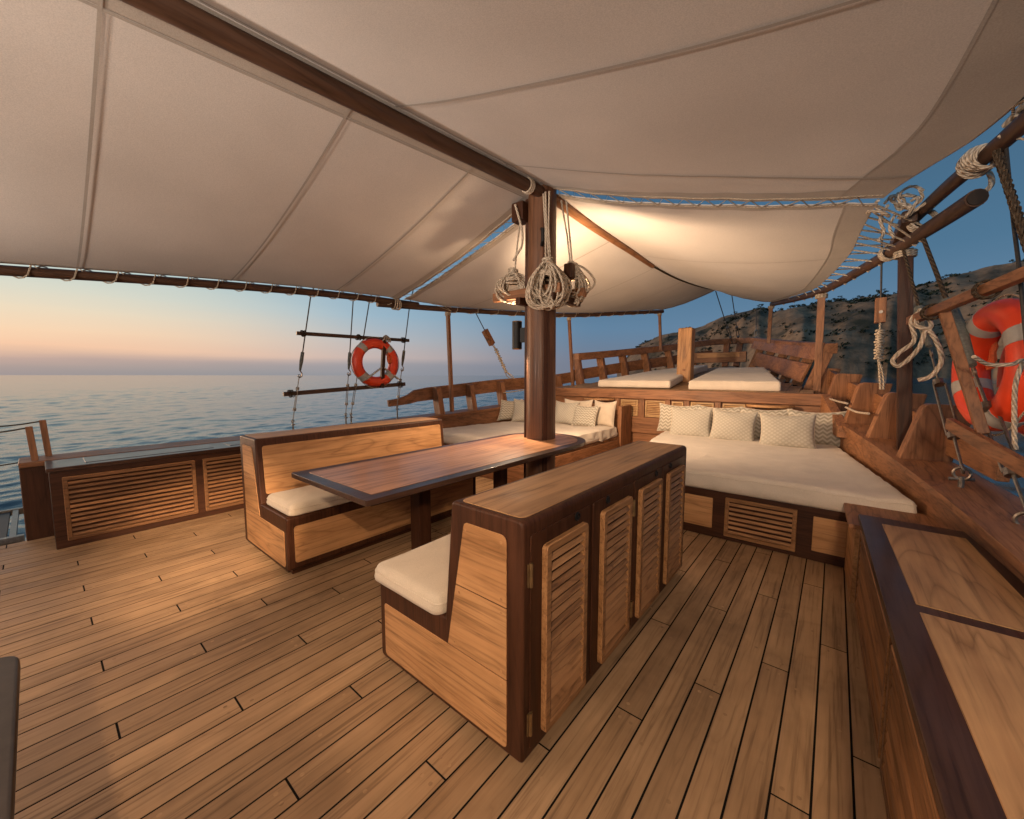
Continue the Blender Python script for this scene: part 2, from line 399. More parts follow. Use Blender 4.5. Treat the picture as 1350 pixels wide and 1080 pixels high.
hl = thing('ship_hull', 'dark planked outer hull of the wooden ship rising from the water', 'hull')
for side in (-1, 1):
    for ya, yb in (((-4.2, -.16), (-.13, 13.55)) if side < 0 else ((-4.2, 13.55),)):
        h = MB()
        def hp(u, v, side=side, ya=ya, yb=yb):
            y = ya + u * (yb - ya); zt = -.055 if yb < 0 and side < 0 else capz(y) - .03; z = -2.1 + v * (zt + 2.1); f = (z + 2.1) / (capz(y) + 2.1)
            return (hullx(side, y, .16 - .5 * (1 - f) ** 2 * (.4 + max(0, y - 4) * .1)), y, z)
        h.grid(hp, 44, 8); h.build('hull_side', 'hullpaint', hl)

def bulwark(side, y0, label, heads, railpts):
    t = thing('bulwark', label, 'bulwark', (hullx(side, 3), 3, 0))
    ys = [y0 + (13.4 - y0) * i / 46 for i in range(47)]
    w = MB()                                                     # inner planking
    k0 = len(w.v)
    for y in ys:
        for o, z in ((0, -.05), (.07, -.05), (.07, capz(y) - .052), (0, capz(y) - .052)): w.v.append(Vector((hullx(side, y, o), y, z)))
    for i in range(46):
        for j in range(4):
            a = i * 4 + j; b = i * 4 + (j + 1) % 4; w.f.append((a, b, b + 4, a + 4))
    w.f += [(0, 1, 2, 3), tuple(46 * 4 + j for j in range(4))]
    w.build('inner_planking', 'midY', t, True)
    c = MB()
    for i, y in enumerate(ys):
        for o, z in ((-.045, -.05), (.33, -.05), (.33, 0), (-.045, 0)): c.v.append(Vector((hullx(side, y, o), y, capz(y) + z)))
    for i in range(46):
        for j in range(4):
            a = i * 4 + j; b = i * 4 + (j + 1) % 4; c.f.append((a, b, b + 4, a + 4))
    c.f += [(0, 1, 2, 3), tuple(46 * 4 + j for j in range(4))]
    c.build('cap_rail', 'midY' if side > 0 else 'midY', t, True, bevel=.008)
    for (y, hgt, wd, th) in heads:                               # timberheads: boards standing athwart on the cap
        z0 = capz(y) - .004; k = (hw(y + .1) - hw(y - .1)) / .2; nv = Vector((side, -k, 0)).normalized()
        P = rpoly([(0, 0), (wd, 0), (wd + .12, hgt * .97), (.125, hgt)], [0, 0, .02, .08], 8)
        m = MB(); m.plate((hullx(side, y), y, z0), nv, (0, 0, 1), P, -th / 2, th / 2)
        m.build('timberhead', 'midZ', t, True, bevel=.008)
    r = MB()                                                     # the plank that links them outboard
    P = railpts
    r.sweep([(hullx(side, y, .30), y, z) for y, z, hh in P], lambda i: [(-.03, -P[i][2] / 2), (.03, -P[i][2] / 2), (.03, P[i][2] / 2), (-.03, P[i][2] / 2)])
    r.build('rail_plank', 'midY', t, True, bevel=.006)
    return t
bulwark(-1, -.135, 'reddish port bulwark by the sunset side with a stepped rail plank and upright timber heads',
        [(4.58, .5, .2, .1), (5.28, .5, .2, .1), (6.0, .5, .2, .1), (6.75, .5, .2, .1), (7.55, .5, .2, .1)],
        [(3.75, 1.03, .11), (3.95, 1.05, .12), (4.12, 1.085, .16), (4.25, 1.14, .21), (4.5, 1.17, .23), (5., 1.205, .24), (6., 1.29, .25), (7.4, 1.37, .25), (8.2, 1.47, .24)])
pb = [o for o in COL.objects if o.get('category') == 'bulwark'][0]
m = MB(); m.box(-5.598, -5.575, -.132, 1.2, -.02, .667); m.build('end_board', 'darkZ', pb, True, bevel=.004)  # added dark board that paints the shade at the bulwark's aft end
sb = bulwark(1, -4.2, 'reddish starboard bulwark on the hill side with broad rounded timber heads',
        [(4.62, .47, .31, .11), (5.5, .48, .30, .11), (6.35, .51, .30, .11), (7.3, .55, .30, .11), (8.15, .57, .30, .11)],
        [(3.85, .93, .2), (4.6, .98, .22), (5.5, 1.06, .24), (6.5, 1.18, .25), (7.4, 1.3, .25), (8.2, 1.47, .24)])

for side, par in ((-1, pb), (1, sb)):
    m = MB(); k0 = 0; Y = [6.2, 6.4, 6.6, 6.85, 7.05]; T = [.875 + (y - 6.2) / .85 * .361 for y in Y]
    for y, zt in zip(Y, T):
        for o, z in ((-.085, capz(y) - .16), (.02, capz(y) - .16), (.02, zt + .012), (-.085, zt + .012)): m.v.append(Vector((hullx(side, y, o), y, z)))
    for i in range(4):
        for j in range(4):
            a = i * 4 + j; b = i * 4 + (j + 1) % 4; m.f.append((a, b, b + 4, a + 4))
    m.f += [(0, 1, 2, 3), (16, 17, 18, 19)]; m.build('coaming', 'midY', par, True, bevel=.008)
# bow railing: a heavy upper rail on raked stanchions, a middle plank below it
br = thing('bow_railing', 'heavy reddish wooden railing sweeping round the raised foredeck at the bow', 'railing', (CX, 13, 1.6))
def bowline(o, dz, y0, n=26):
    pts = []
    for i in range(n + 1):
        y = y0 + (13.15 - y0) * i / n; pts.append((hullx(-1, y, o), y, capz(y) + dz(y)))
    pts += [(CX - .12, 13.75, capz(13.5) + dz(13.3)), (CX + .12, 13.75, capz(13.5) + dz(13.3))]
    return pts + [(2 * CX - x, y, z) for x, y, z in reversed(pts[:-2])]
m = MB(); L = bowline(.26, lambda y: .87, 8.2); m.sweep(L, [(-.12, -.085), (.12, -.085), (.12, .085), (-.12, .085)]); m.build('upper_rail', 'midY', br, True, bevel=.014)
m = MB(); L = [(hullx(-1, y, .22), y, capz(y) + .44 + .06 * min(1, (y - 8) / 2)) for y in [8.1 + .32 * k for k in range(17)]]; m.sweep(L, [(-.03, -.13), (.03, -.13), (.03, .13), (-.03, .13)]); m.build('middle_rail', 'midY', br, True, bevel=.01)
m = MB(); L = [(hullx(1, y, .0), y, capz(y) + .47) for y in [8.25 + .28 * k for k in range(14)]]; m.sweep(L, [(-.09, -.15), (-.04, -.15), (.07, .15), (.02, .15)][::-1]); m.build('back_board', 'midY', br, True, bevel=.01)
m = MB(); L = [(hullx(1, y, .12), y, capz(y) + .83) for y in [8.15 + .3 * k for k in range(16)]]; m.sweep(L, [(-.06, -.14), (-.02, -.14), (.08, .14), (.04, .14)][::-1]); m.build('rail_board', 'midY', br, True, bevel=.01)
for side in (-1, 1):
    for y in (8.2, 8.95, 9.7, 10.5, 11.4, 12.3):
        m = MB(); m.beam((hullx(side, y, -.02), y - .16, capz(y) - .02), (hullx(side, y, .24), y + .04, capz(y) + .8), .17, .12, (0, 1, 0))
        m.build('stanchion', 'midZ', br, True, bevel=.01)
    m = MB(); m.beam((CX + side * .15, 13.3, fz(13.2)), (CX + side * .18, 13.6, capz(13.5) + .8), .16, .14, (0, 1, 0)); m.build('stanchion', 'midZ', br, True, bevel=.01)
m = MB(); m.box(CX - .75, CX + .6, 11.95, 12.1, 1.86, 2.14); m.build('breast_beam', 'midX', br, True, bevel=.012)
m = MB(); m.box(CX - .6, CX + .45, 11.93, 11.95, 2.0, 2.12); m.build('beam_face', 'teakX', br, True)

# the foredeck's after bulkhead with louvred vents and two half-round shelves
bk = thing('foredeck_bulkhead', 'reddish wooden bulkhead with small slatted vents below the raised foredeck', 'bulkhead', (CX, 7.1, 0))
m = MB(); m.box(hullx(-1, 7.1, -.01), hullx(1, 7.1, -.01), 7.1, 7.16, 0, 1.19); m.build('wall_panel', 'midX', bk, False)
m = MB(); m.box(hullx(-1, 7.05, -.03), hullx(1, 7.05, -.03), 7.02, 7.11, 1.075, 1.245); m.build('deck_beam', 'midX', bk, True, bevel=.012)
for x in (-3.62, -3.2, -2.72, -2.26, -1.94, -1.46, -.98, -.55):
    m = MB(); m.box(x - .045, x + .045, 7.06, 7.1, .6, 1.075); m.build('stile', 'midZ', bk, True, bevel=.006)
m = MB(); m.box(hullx(-1, 7, -.05), hullx(1, 7, -.05), 7.045, 7.1, .45, .74); m.build('lower_plank', 'midX', bk, True, bevel=.006)
def louver(name, parent, o, U, V, w, h, fw, n, frame, slat, depth=.024, rad=.02, boards=False):
    m = MB(); m.ring(o, U, V, rrect(0, w, 0, h, rad), rrect(fw, w - fw, fw, h - fw, .003), .0005, depth)
    d = m.build(name, frame, parent, True, bevel=.003, bseg=1)
    o, U, V = Vector(o), Vector(U).normalized(), Vector(V).normalized(); W = U.cross(V)
    s = MB(); ph = (h - 2 * fw) / n
    for i in range(n):
        v0 = fw + i * ph
        sec = [(v0 + ph * .10, depth * .66), (v0 + ph * .20, depth * 1.0), (v0 + ph * .66, depth * .46), (v0 + ph * .56, depth * .14)]
        if boards: sec = [(v0 + ph * .10, depth * .2), (v0 + ph * .10, depth * .9), (v0 + ph * .66, depth * .78), (v0 + ph * .66, depth * .2)]
        s.add([o + U * a + V * b + W * c for a in (fw + .0005, w - fw - .0005) for b, c in sec], [(3, 2, 1, 0), (4, 5, 6, 7)] + [(j, (j + 1) % 4, 4 + (j + 1) % 4, 4 + j) for j in range(4)])
    s.build('slats', slat, d, False)
    return d
for x0, x1, z0 in ((-3.13, -2.8, .75), (-2.66, -2.31, .75), (-2.19, -2.0, .75), (-1.88, -1.52, .75), (-1.39, -1.07, .75)):
    louver('vent', bk, (x0, 7.095, z0), (1, 0, 0), (0, 0, 1), x1 - x0, .3, .025, 8, 'slatlight', 'slatlight', .02, .008)
for xc in (-3.55, -.74):
    m = MB(); m.prism([(xc + .31 * math.cos(R(180 + 15 * i)), 7.02 + .24 * math.sin(R(180 + 15 * i))) for i in range(13)], 'z', 1.03, 1.065)
    sh = m.build('shelf', 'teakX', bk, True, bevel=.005)
    m = MB(); m.beam((xc, 7.04, .85), (xc, 6.86, 1.03), .03, .03, (1, 0, 0)); m.build('bracket', 'midZ', sh)
po = thing('mooring_post', 'pale square mooring post standing between the foredeck mattresses', 'post', (CX, 8.75, fz(8.7)))
m = MB(); m.box(CX - .15, CX + .13, 8.62, 8.9, 1.2, 2.49); m.build('post_shaft', 'teakZ', po, True, bevel=.03, bseg=3)
m = MB(); m.tube([(CX + .0, 8.6, 1.62), (CX + .0, 8.64, 1.62)], .025, 10); m.build('plug', 'midX', po)

# ------------------------------------------------------------------ cushions
def cushion(name, label, cat, mat, quad, z0, h, r=.04, amp=.004, freq=3., puff=.0, group=None, parent=None, cell=.06, slope=0., pipe=True, bulge=.008):
    q = [Vector((*p, 0)) for p in quad]
    Lu = ((q[1] - q[0]).length + (q[2] - q[3]).length) / 2; Lv = ((q[3] - q[0]).length + (q[2] - q[1]).length) / 2
    def samples(L):
        e = [0, .08, .22, .42, .68, 1.]; n = max(3, int((L - 2 * r) / cell))
        a = [x * r for x in e]; return [x / L for x in a[:-1]] + [(r + (L - 2 * r) * i / n) / L for i in range(n + 1)] + [1 - x / L for x in reversed(a[:-1])]
    su, sv = samples(Lu), samples(Lv); y0 = q[0].y
    m = MB(); nu, nv = len(su), len(sv)
    for s in su:
        for t in sv:
            du, dv = min(s, 1 - s) * Lu, min(t, 1 - t) * Lv
            a, b = max(0, r - du), max(0, r - dv); d = math.hypot(a, b)
            ss, tt = s, t
            if d > r:
                k = r / d; a2, b2 = a * k, b * k
                ss = (r - a2) / Lu if s < .5 else 1 - (r - a2) / Lu
                tt = (r - b2) / Lv if t < .5 else 1 - (r - b2) / Lv
                d = r
            p = (q[0] * (1 - ss) + q[1] * ss) * (1 - tt) + (q[3] * (1 - ss) + q[2] * ss) * tt
            z = h - (r - math.sqrt(max(0, r * r - d * d)))
            edge = max(0, 1 - min(du, dv) / .22)
            z += amp * (mnoise.noise(Vector((p.x * freq, p.y * freq, 1.3))) + .6 * mnoise.noise(Vector((p.x * freq * 2.7, p.y * freq * 2.1, 4.)))) * min(1, min(du, dv) / r + .15)
            z += amp * 1.5 * edge * mnoise.noise(Vector((p.x * 11, p.y * 8, 7.7)))
            z += puff * (1 - (2 * s - 1) ** 4) * (1 - (2 * t - 1) ** 4)
            m.v.append(Vector((p.x, p.y, z0 + z + slope * (p.y - y0))))
    for i in range(nu - 1):
        for j in range(nv - 1):
            a = i * nv + j; m.f.append((a, a + nv, a + nv + 1, a + 1))
    loop = [i * nv for i in range(nu)] + [(nu - 1) * nv + j for j in range(1, nv)] + [i * nv + nv - 1 for i in range(nu - 2, -1, -1)] + [j for j in range(nv - 2, 0, -1)]
    c = sum((m.v[i] for i in loop), Vector()) / len(loop); prev = loop; n = len(loop)
    for zz, bl in ((.55 * (h - r) + .0, bulge), (.14 * (h - r), bulge * .6), (0, -.012)):
        cur = []
        for i in loop:
            p = m.v[i]; d = Vector((p.x - c.x, p.y - c.y, 0)).normalized()
            w = 1 + .5 * mnoise.noise(Vector((p.x * 7, p.y * 7, zz * 9)))
            cur.append(len(m.v)); m.v.append(Vector((p.x + d.x * bl * w, p.y + d.y * bl * w, z0 + zz + slope * (p.y - y0))))
        for i in range(n): m.f.append((prev[i], prev[(i + 1) % n], cur[(i + 1) % n], cur[i]))
        prev = cur
    m.f.append(tuple(prev))
    o = m.build(name, mat, parent, True, angle=70)
    if parent is None: tag(o, label, cat, group)
    if pipe:
        pm = MB(); pm.tube([m.v[i] + Vector((0, 0, .004)) for i in loop], .0045, 6, True); pm.build('piping', mat, o)
    return o
def pillow(name, label, mat, c, wd, up, w, h, t, group, parent=None):
    c, X, Y = Vector(c), Vector(wd).normalized(), Vector(up).normalized(); Z = X.cross(Y); n = 16; m = MB(); uvs = []
    seed = random.random() * 50
    for sd in (1, -1):
        k0 = len(m.v)
        for i in range(n + 1):
            for j in range(n + 1):
                a, b = 2 * i / n - 1, 2 * j / n - 1
                a = math.sin(a * math.pi / 2); b = math.sin(b * math.pi / 2)
                x = a * w / 2 * (1 - .085 * (1 - b * b)); y = b * h / 2 * (1 - .085 * (1 - a * a))
                y -= .02 * (1 - a * a) * max(0, b)
                th = t / 2 * max(0, (1 - a * a) * (1 - b * b)) ** .42 * (1 - .18 * b)
                th += .02 * mnoise.noise(Vector((a * 1.9 + seed, b * 1.9, sd))) * (1 - a ** 4) * (1 - b ** 4)
                m.v.append(c + X * x + Y * y + Z * th * sd); uvs.append(((a + 1) / 2, (b + 1) / 2))
        for i in range(n):
            for j in range(n):
                q = k0 + i * (n + 1) + j; m.f.append((q, q + n + 1, q + n + 2, q + 1))
    o = m.build(name, mat, parent, True, angle=80)
    uvl = o.data.uv_layers.new(name='UVMap')
    for lp in o.data.loops: uvl.data[lp.index].uv = uvs[lp.vertex_index]
    b = [Vector(v) for v in m.v[:(n + 1) ** 2]]
    loop = [b[i * (n + 1)] for i in range(n + 1)] + [b[n * (n + 1) + j] for j in range(1, n + 1)] + [b[i * (n + 1) + n] for i in range(n - 1, -1, -1)] + [b[j] for j in range(n - 1, 0, -1)]
    pm = MB(); pm.tube(loop, .005, 6, True); pm.build('piping', 'seat', o)
    return tag(o, label, 'pillow', group)

# starboard daybed
sd = thing('daybed', 'wide daybed base with slatted vent and wood panels at the starboard bulwark', 'daybed', (-.7, 5, 0))
FL, FR, BR, BL = (-1.78, 3.93), (.5, 3.93), (.06, 6.95), (-2.16, 6.95)
m = MB(); m.prism([FL, (.16, 3.93), (.52, 3.95), (.03, 6.95), BL], 'z', .0, .445); m.build('base', 'darkX', sd, True, bevel=.01)
for x0, x1 in ((-1.62, -1.28), (-1.16, -.815), (-.075, .135)):
    m = MB(); m.plate((0, 3.93, 0), (1, 0, 0), (0, 0, 1), rrect(x0, x1, .085, .37, .006), -.001, .006); m.build('side_panel', 'teakX', sd, True, bevel=.002, bseg=1)
louver('vent', sd, (-.71, 3.93, .045), (1, 0, 0), (0, 0, 1), .53, .355, .03, 7, 'slatx', 'slatx', .026, .006)
cushion('mattress', 'large cream mattress covering the starboard daybed', 'mattress', 'matt', [(-1.74, 3.9), (.5, 3.9), (.045, 6.6), (-2.12, 6.6)], .447, .165, .036, .008, 2.8, .006, bulge=.010, cell=.045)
# port daybed
pd = thing('daybed', 'wooden daybed base beside the port bulwark behind the mast', 'daybed', (-4, 5.4, 0))
m = MB(); m.prism([(-5.34, 4.12), (-2.98, 4.12), (-2.9, 6.95), (-4.9, 6.95)], 'z', 0, .42); m.build('base', 'midX', pd, True, bevel=.01)
m = MB(); m.box(-2.96, -2.88, 6.55, 7.0, 0, .96); m.build('end_board', 'midZ', pd, True, bevel=.014)
m = MB(); m.plate((-2.95, 4.2, 0), (.0283, 1, 0), (0, 0, 1), rrect(.05, 2.2, .08, .38, .006), -.002, .01); m.build('side_panel', 'midY', pd)
cushion('mattress', 'cream mattress on the port daybed behind the mast, with a sagging cover', 'mattress', 'matt', [(-5.3, 4.08), (-2.98, 4.08), (-2.93, 6.5), (-4.93, 6.5)], .422, .17, .06, .012, 2.6, .01, bulge=.03)
# a cloth throw gathered over the inboard edge of the port mattress
m = MB()
def throwpt(u, v):
    y = 4.7 + 1.75 * u; xe = -2.975 + .02 * u
    fold = math.sin(u * 31 + 1.2 * math.sin(u * 9)) * .5 + .5
    if v < .55:
        w = v / .55; x = xe - .34 + .36 * w; z = .612 + .012 * fold * w - .02 * w ** 4
    else:
        w = (v - .55) / .45; x = xe + .022 + .03 * fold * w ** .5; z = .595 - (.13 + .05 * math.sin(u * 11)) * w
    return (x, y, z + .006 * mnoise.noise(Vector((u * 20, v * 6, 0))))
m.grid(throwpt, 80, 16)
tag(m.build('throw_blanket', 'matt', None, True), 'crumpled cream cloth gathered over the inboard edge of the port mattress', 'throw')

# pillows
gp = 'pillows along the back of the daybeds'
Xd = Vector((1, 0, 0)); upb = Vector((0, .28, 1))
zl = ['zigzag pillow at the left end of the starboard daybed, half behind a pale pillow', 'zigzag pillow peeping between the first and second pale pillows on the starboard daybed',
      'zigzag pillow peeping between the second and third pale pillows on the starboard daybed', 'zigzag pillow at the right end of the starboard daybed, against the bulwark']
for i, x in enumerate((-1.9, -1.33, -.74, -.17)):
    pillow('pillow', zl[i], 'zig', (x, 6.47, .825), (1, .02 * (i - 1), 0), (0, .2, 1), .62, .46, .16, gp)
wl = ['pale woven square pillow leaning left of centre on the starboard daybed', 'pale woven square pillow leaning in the middle of the starboard daybed', 'pale woven square pillow, largest on the starboard daybed, leaning near its right end']
for i, (x, y, w_, tl) in enumerate(((-1.64, 6.2, .58, .04), (-1.07, 6.17, .56, -.03), (-.44, 6.05, .6, .05))):
    pillow('pillow', wl[i], 'weave', (x, y, .80), (1, .04, tl), (-tl, .36, 1), w_, .47, .17, gp)
pillow('pillow', 'zigzag pillow at the port bulwark, left of the mast', 'zig', (-4.98, 6.0, .82), (.45, .9, 0), (.05, .25, 1), .46, .42, .14, gp)
pillow('pillow', 'pale woven pillow just left of the mast, in front of a zigzag one', 'weave', (-4.66, 6.1, .82), (.85, .5, 0), (-.1, .3, 1), .52, .46, .15, gp)
pillow('pillow', 'pale woven pillow just right of the mast on the port daybed', 'weave', (-3.88, 6.3, .81), (1, .0, 0), (0, .32, 1), .5, .44, .15, gp)
pillow('pillow', 'zigzag pillow leaning on a plain cushion right of the mast', 'zig', (-3.42, 6.22, .785), (1, -.05, .0), (.03, .36, 1), .48, .40, .15, gp)
pillow('pillow', 'plain cream cushion at the end board of the port daybed', 'seat', (-3.15, 6.42, .83), (1, .0, 0), (.0, .22, 1), .42, .46, .16, gp)
pillow('pillow', 'plain cream cushion standing at the back of the port daybed behind a woven pillow', 'seat', (-3.72, 6.46, .84), (1, .0, 0), (.0, .2, 1), .6, .44, .14, gp)

# foredeck mattresses
sl = .088
cushion('foredeck_mattress', 'cream sun mattress on the foredeck, left of the mooring post', 'mattress', 'matt', [(-3.74, 7.3), (-2.3, 7.3), (-2.62, 9.9), (-3.52, 9.9)], fz(7.3) + .02, .135, .035, .003, group='mattresses on the foredeck', slope=sl)
cushion('foredeck_mattress', 'broad cream sun mattress on the foredeck, right of the mooring post', 'mattress', 'matt', [(-1.99, 7.3), (-.64, 7.3), (-1.25, 10.5), (-2.2, 10.5)], fz(7.3) + .005, .155, .035, .003, group='mattresses on the foredeck', slope=sl)
cushion('foredeck_mattress', 'small cream mattress nearer the bow, left of the mooring post', 'mattress', 'matt', [(-3.45, 10.05), (-2.68, 10.05), (-2.68, 11.6), (-3.1, 11.6)], fz(10.05) + .005, .15, .035, .003, group='mattresses on the foredeck', slope=sl)
# ------------------------------------------------------------------ the two bench seats and the table
def bench(label, xo, s, y0, y1, doors):
    t = thing('bench_seat', label, 'bench', (xo + s * .45, (y0 + y1) / 2, 0))
    X = lambda d: xo + s * d
    prof = [(0, .05), (0, .985), (.375, .985), (.425, .46), (.93, .46), (.93, .05)]
    m = MB(); m.prism(rpoly([(X(d), z) for d, z in prof], [.02, .03, .02, 0, .025, .03], 4), 'y', y0, y1)
    m.build('carcass', 'darkZ', t, True, bevel=.012, bseg=3)
    m = MB(); m.box(min(X(.04), X(.87)), max(X(.04), X(.87)), y0 + .05, y1 - .05, 0, .06); m.build('plinth', 'darkY', t)
    for yy, ux in ((y0, 1), (y1, -1)):                            # planked panels in the two ends
        o, U = (0, yy, 0), (ux, 0, 0)
        P = lambda pts: [(ux * X(d), z) for d, z in pts]
        m = MB()
        m.plate(o, U, (0, 0, 1), rpoly(P([(.075, .075), (.885, .075), (.885, .35), (.075, .35)]), [.02, .025, .015, 0], 4), -.002, .0035)
        def dl(z): return .395 - (z - .40) * .19
        m.plate(o, U, (0, 0, 1), P([(.075, .3555), (dl(.3555), .3555), (dl(.635), .635), (.075, .635)]), -.002, .0035)
        m.plate(o, U, (0, 0, 1), rpoly(P([(.075, .6405), (dl(.6405), .6405), (dl(.915), .915), (.075, .915)]), [0, 0, .025, .03], 4), -.002, .0035)
        for d, z in ((.10, .10), (.86, .10), (.10, .325), (.86, .325), (.10, .38), (.36, .38), (.10, .61), (.33, .61), (.10, .665), (.32, .665), (.10, .885), (.29, .885)):
            m.plate((ux * 0, yy, 0), U, (0, 0, 1), [(ux * X(d) + .0065 * math.cos(k * math.pi / 5), z + .0065 * math.sin(k * math.pi / 5)) for k in range(10)], .003, .0042)
        m.build('end_panel', 'teakX', t, True, bevel=.0015, bseg=1)
    up = Vector((-s * .05, 0, .525)); L = up.length; U = (0, s, 0)
    yy = (s * y0, s * y1) if s > 0 else (-y1, -y0)
    m = MB(); m.plate((X(.425), 0, .46), U, up, rrect(yy[0] + .045, yy[1] - .045, .07, L - .06, .02), -.002, .004); m.build('back_panel', 'teakY', t, True, bevel=.002, bseg=1)
    m = MB(); m.plate((X(.93), 0, 0), U, (0, 0, 1), rrect(yy[0] + .05, yy[1] - .05, .105, .385, .02), -.002, .0035); m.build('front_panel', 'teakY', t, True, bevel=.002, bseg=1)
    xa, xb = sorted((X(.022), X(.348)))
    m = MB(); m.plate((0, 0, .985), (1, 0, 0), (0, 1, 0), rrect(xa, xb, y0 + .025, y1 - .03, .03), -.002, .0025); m.build('top_panel', 'top', t, True, bevel=.0015, bseg=1)
    if doors:
        for i, (a, b, la, lb, hinge) in enumerate(((1.10, 1.545, 1.165, 1.485, 0), (1.575, 2.03, 1.635, 1.965, 1), (2.045, 2.495, 2.095, 2.435, 0), (2.51, 2.965, 2.565, 2.9, 1))):
            m = MB(); m.plate((xo, 0, 0), (0, 1, 0), (0, 0, 1), rrect(a, b, .09, .925, .012), -.002, .006)
            leaf = m.build('door', 'darkZ', t, True, bevel=.003)
            d = louver('louver_frame', leaf, (xo + .006, la, .115), (0, 1, 0), (0, 0, 1), lb - la, .755, .034, 17, 'slat', 'slat', .026, .02)
            hy = a - .004 if hinge == 0 else b + .004
            for hz in (.2, .78):
                h = MB(); h.tube([(xo + .010, hy, hz - .045), (xo + .010, hy, hz + .045)], .007, 8); h.box(xo + .003, xo + .0085, hy - .014, hy + .014, hz - .043, hz + .043)
                h.build('hinge', 'brass', leaf)
            lk = MB(); ly = lb - .06 if hinge == 0 else la + .08
            lk.torus((xo + .009, ly, .905), (1, 0, 0), .016, .004, 16, 6); lk.box(xo + .006, xo + .010, ly - .003, ly + .003, .885, .925); lk.build('latch', 'black', leaf)
    return t
bench('louvered bench seat with four slatted cupboard doors, nearest the camera', -.82, -1, 1.06, 3.04, True)
bench('bench seat on the port side of the table, facing it, with bright end panels', -3.96, 1, 1.10, 3.06, False)
sq = lambda x0, x1, y0, y1: [(x0, y0), (x1, y0), (x1, y1), (x0, y1)]
cushion('seat_cushion', 'cream seat cushion on the near bench with cupboard doors', 'cushion', 'seat', sq(-1.77, -1.262, 1.035, 2.95), .462, .085, .04, .003, 3., .012, group='bench cushions')
cushion('seat_cushion', 'cream seat cushion on the port bench, partly under the table edge', 'cushion', 'seat', sq(-3.505, -3.03, 1.13, 2.98), .462, .085, .04, .003, 3., .012, group='bench cushions')

tb = thing('dining_table', 'long polished table with dark border and rounded far end round the mast', 'table', (-2.47, 2.4, 0))
def tpoly(ins, xa=-3.0, xb=-1.985, y0=1.135, yc=3.5):
    r = (xb - xa) / 2 - ins; xc = (xa + xb) / 2
    return rpoly([(xa + ins, yc), (xa + ins, y0 + ins), (xb - ins, y0 + ins), (xb - ins, yc)], [0, .015, .015, 0], 3) + [(xc + r * math.cos(R(a)), yc + r * math.sin(R(a))) for a in range(10, 180, 10)]
m = MB(); m.prism(tpoly(0), 'z', .765, .8); m.build('tabletop', 'border', tb, True, bevel=.006)
m = MB(); m.prism(tpoly(.085), 'z', .79, .8022); m.build('top_inlay', 'table', tb, True)
m = MB(); m.prism(tpoly(.07), 'z', .735, .766); m.build('apron', 'darkY', tb, True)
m = MB(); m.box(-2.69, -2.56, 1.93, 2.05, 0, .736); m.build('leg', 'darkZ', tb, True, bevel=.012)
m = MB(); m.box(-2.68, -2.57, 2.95, 3.06, 0, .736); m.build('leg', 'darkZ', tb, True, bevel=.012)
for yy in (1.33, 1.75):
    m = MB(); m.box(-2.985, -2.93, yy, yy + .1, .735, .762); m.build('catch', 'black', tb)

# ------------------------------------------------------------------ mast, boom, ridge pole
mx, my = CX - .075, 3.58
mt = thing('mast', 'thick varnished wooden mast rising through the table end', 'mast', (mx, my, 0))
m = MB(); m.tube([(mx, my, z) for z in (0, 1, 2, 3, 4, 6, 8)], lambda t: .168 - .03 * t, 32); m.build('mast_shaft', 'mast', mt)
for a in (205, 320):
    m = MB(); ca, sa = math.cos(R(a)), math.sin(R(a)); m.beam((mx + ca * .165, my + sa * .165, .0), (mx + ca * .155, my + sa * .155, 3.4), .05, .05, (ca, sa, 0))
    m.build('batten', 'darkZ', mt, True, bevel=.006)
m = MB(); m.beam((-3.06, 3.405, 2.375), (-2.16, 3.405, 2.375), .07, .095); m.build('belaying_bar', 'midX', mt, True, bevel=.01)
m = MB(); m.beam((-3.0, 3.795, 2.385), (-2.11, 3.795, 2.385), .07, .095); m.build('belaying_bar', 'midX', mt, True, bevel=.01)
for x in (-2.66, -2.24):
    m = MB(); m.beam((x, 3.33, 2.29), (x, 3.88, 2.29), .06, .075); m.build('cross_cleat', 'darkY', mt, True, bevel=.008)
m = MB(); m.box(-2.29, -2.19, 3.64, 3.72, 2.52, 2.68); m.build('cleat_block', 'darkZ', mt, True, bevel=.015)
m = MB(); m.tube([(mx + .11, my - .16, 2.84), (mx + .15, my - .2, 2.86), (mx + .15, my - .2, 2.98), (mx + .11, my - .16, 3.0)], .018, 8); m.build('eye_plate', 'black', mt)
m = MB(); m.box(mx - .27, mx - .11, 3.38, 3.54, 3.14, 3.34); m.build('boom_jaw', 'darkZ', mt, True, bevel=.02)
def updown(loc, label):
    l = thing('wall_lamp', label, 'lamp', loc); x, y, z = loc
    m = MB(); m.tube([(x, y, z - .15), (x, y, z + .15)], .055, 20)
    m.build('lamp_body', 'black', l); d = Vector((mx - x, my - y, 0)).normalized()
    m = MB(); m.beam(Vector(loc) + d * .04, Vector(loc) + d * .16, .06, .16); m.build('bracket', 'black', l, True, bevel=.004)
    for dz in (-.151, .151):
        m = MB(); m.torus((x, y, z + dz), (0, 0, 1), .05, .006, 20, 6); m.build('rim', 'brass', l)
    return l
updown((mx - .27, my - .09, 1.95), 'black cylinder lamp on the port side of the mast')
updown((mx - .16, my + .245, 1.95), 'black cylinder lamp on the forward face of the mast, behind it')

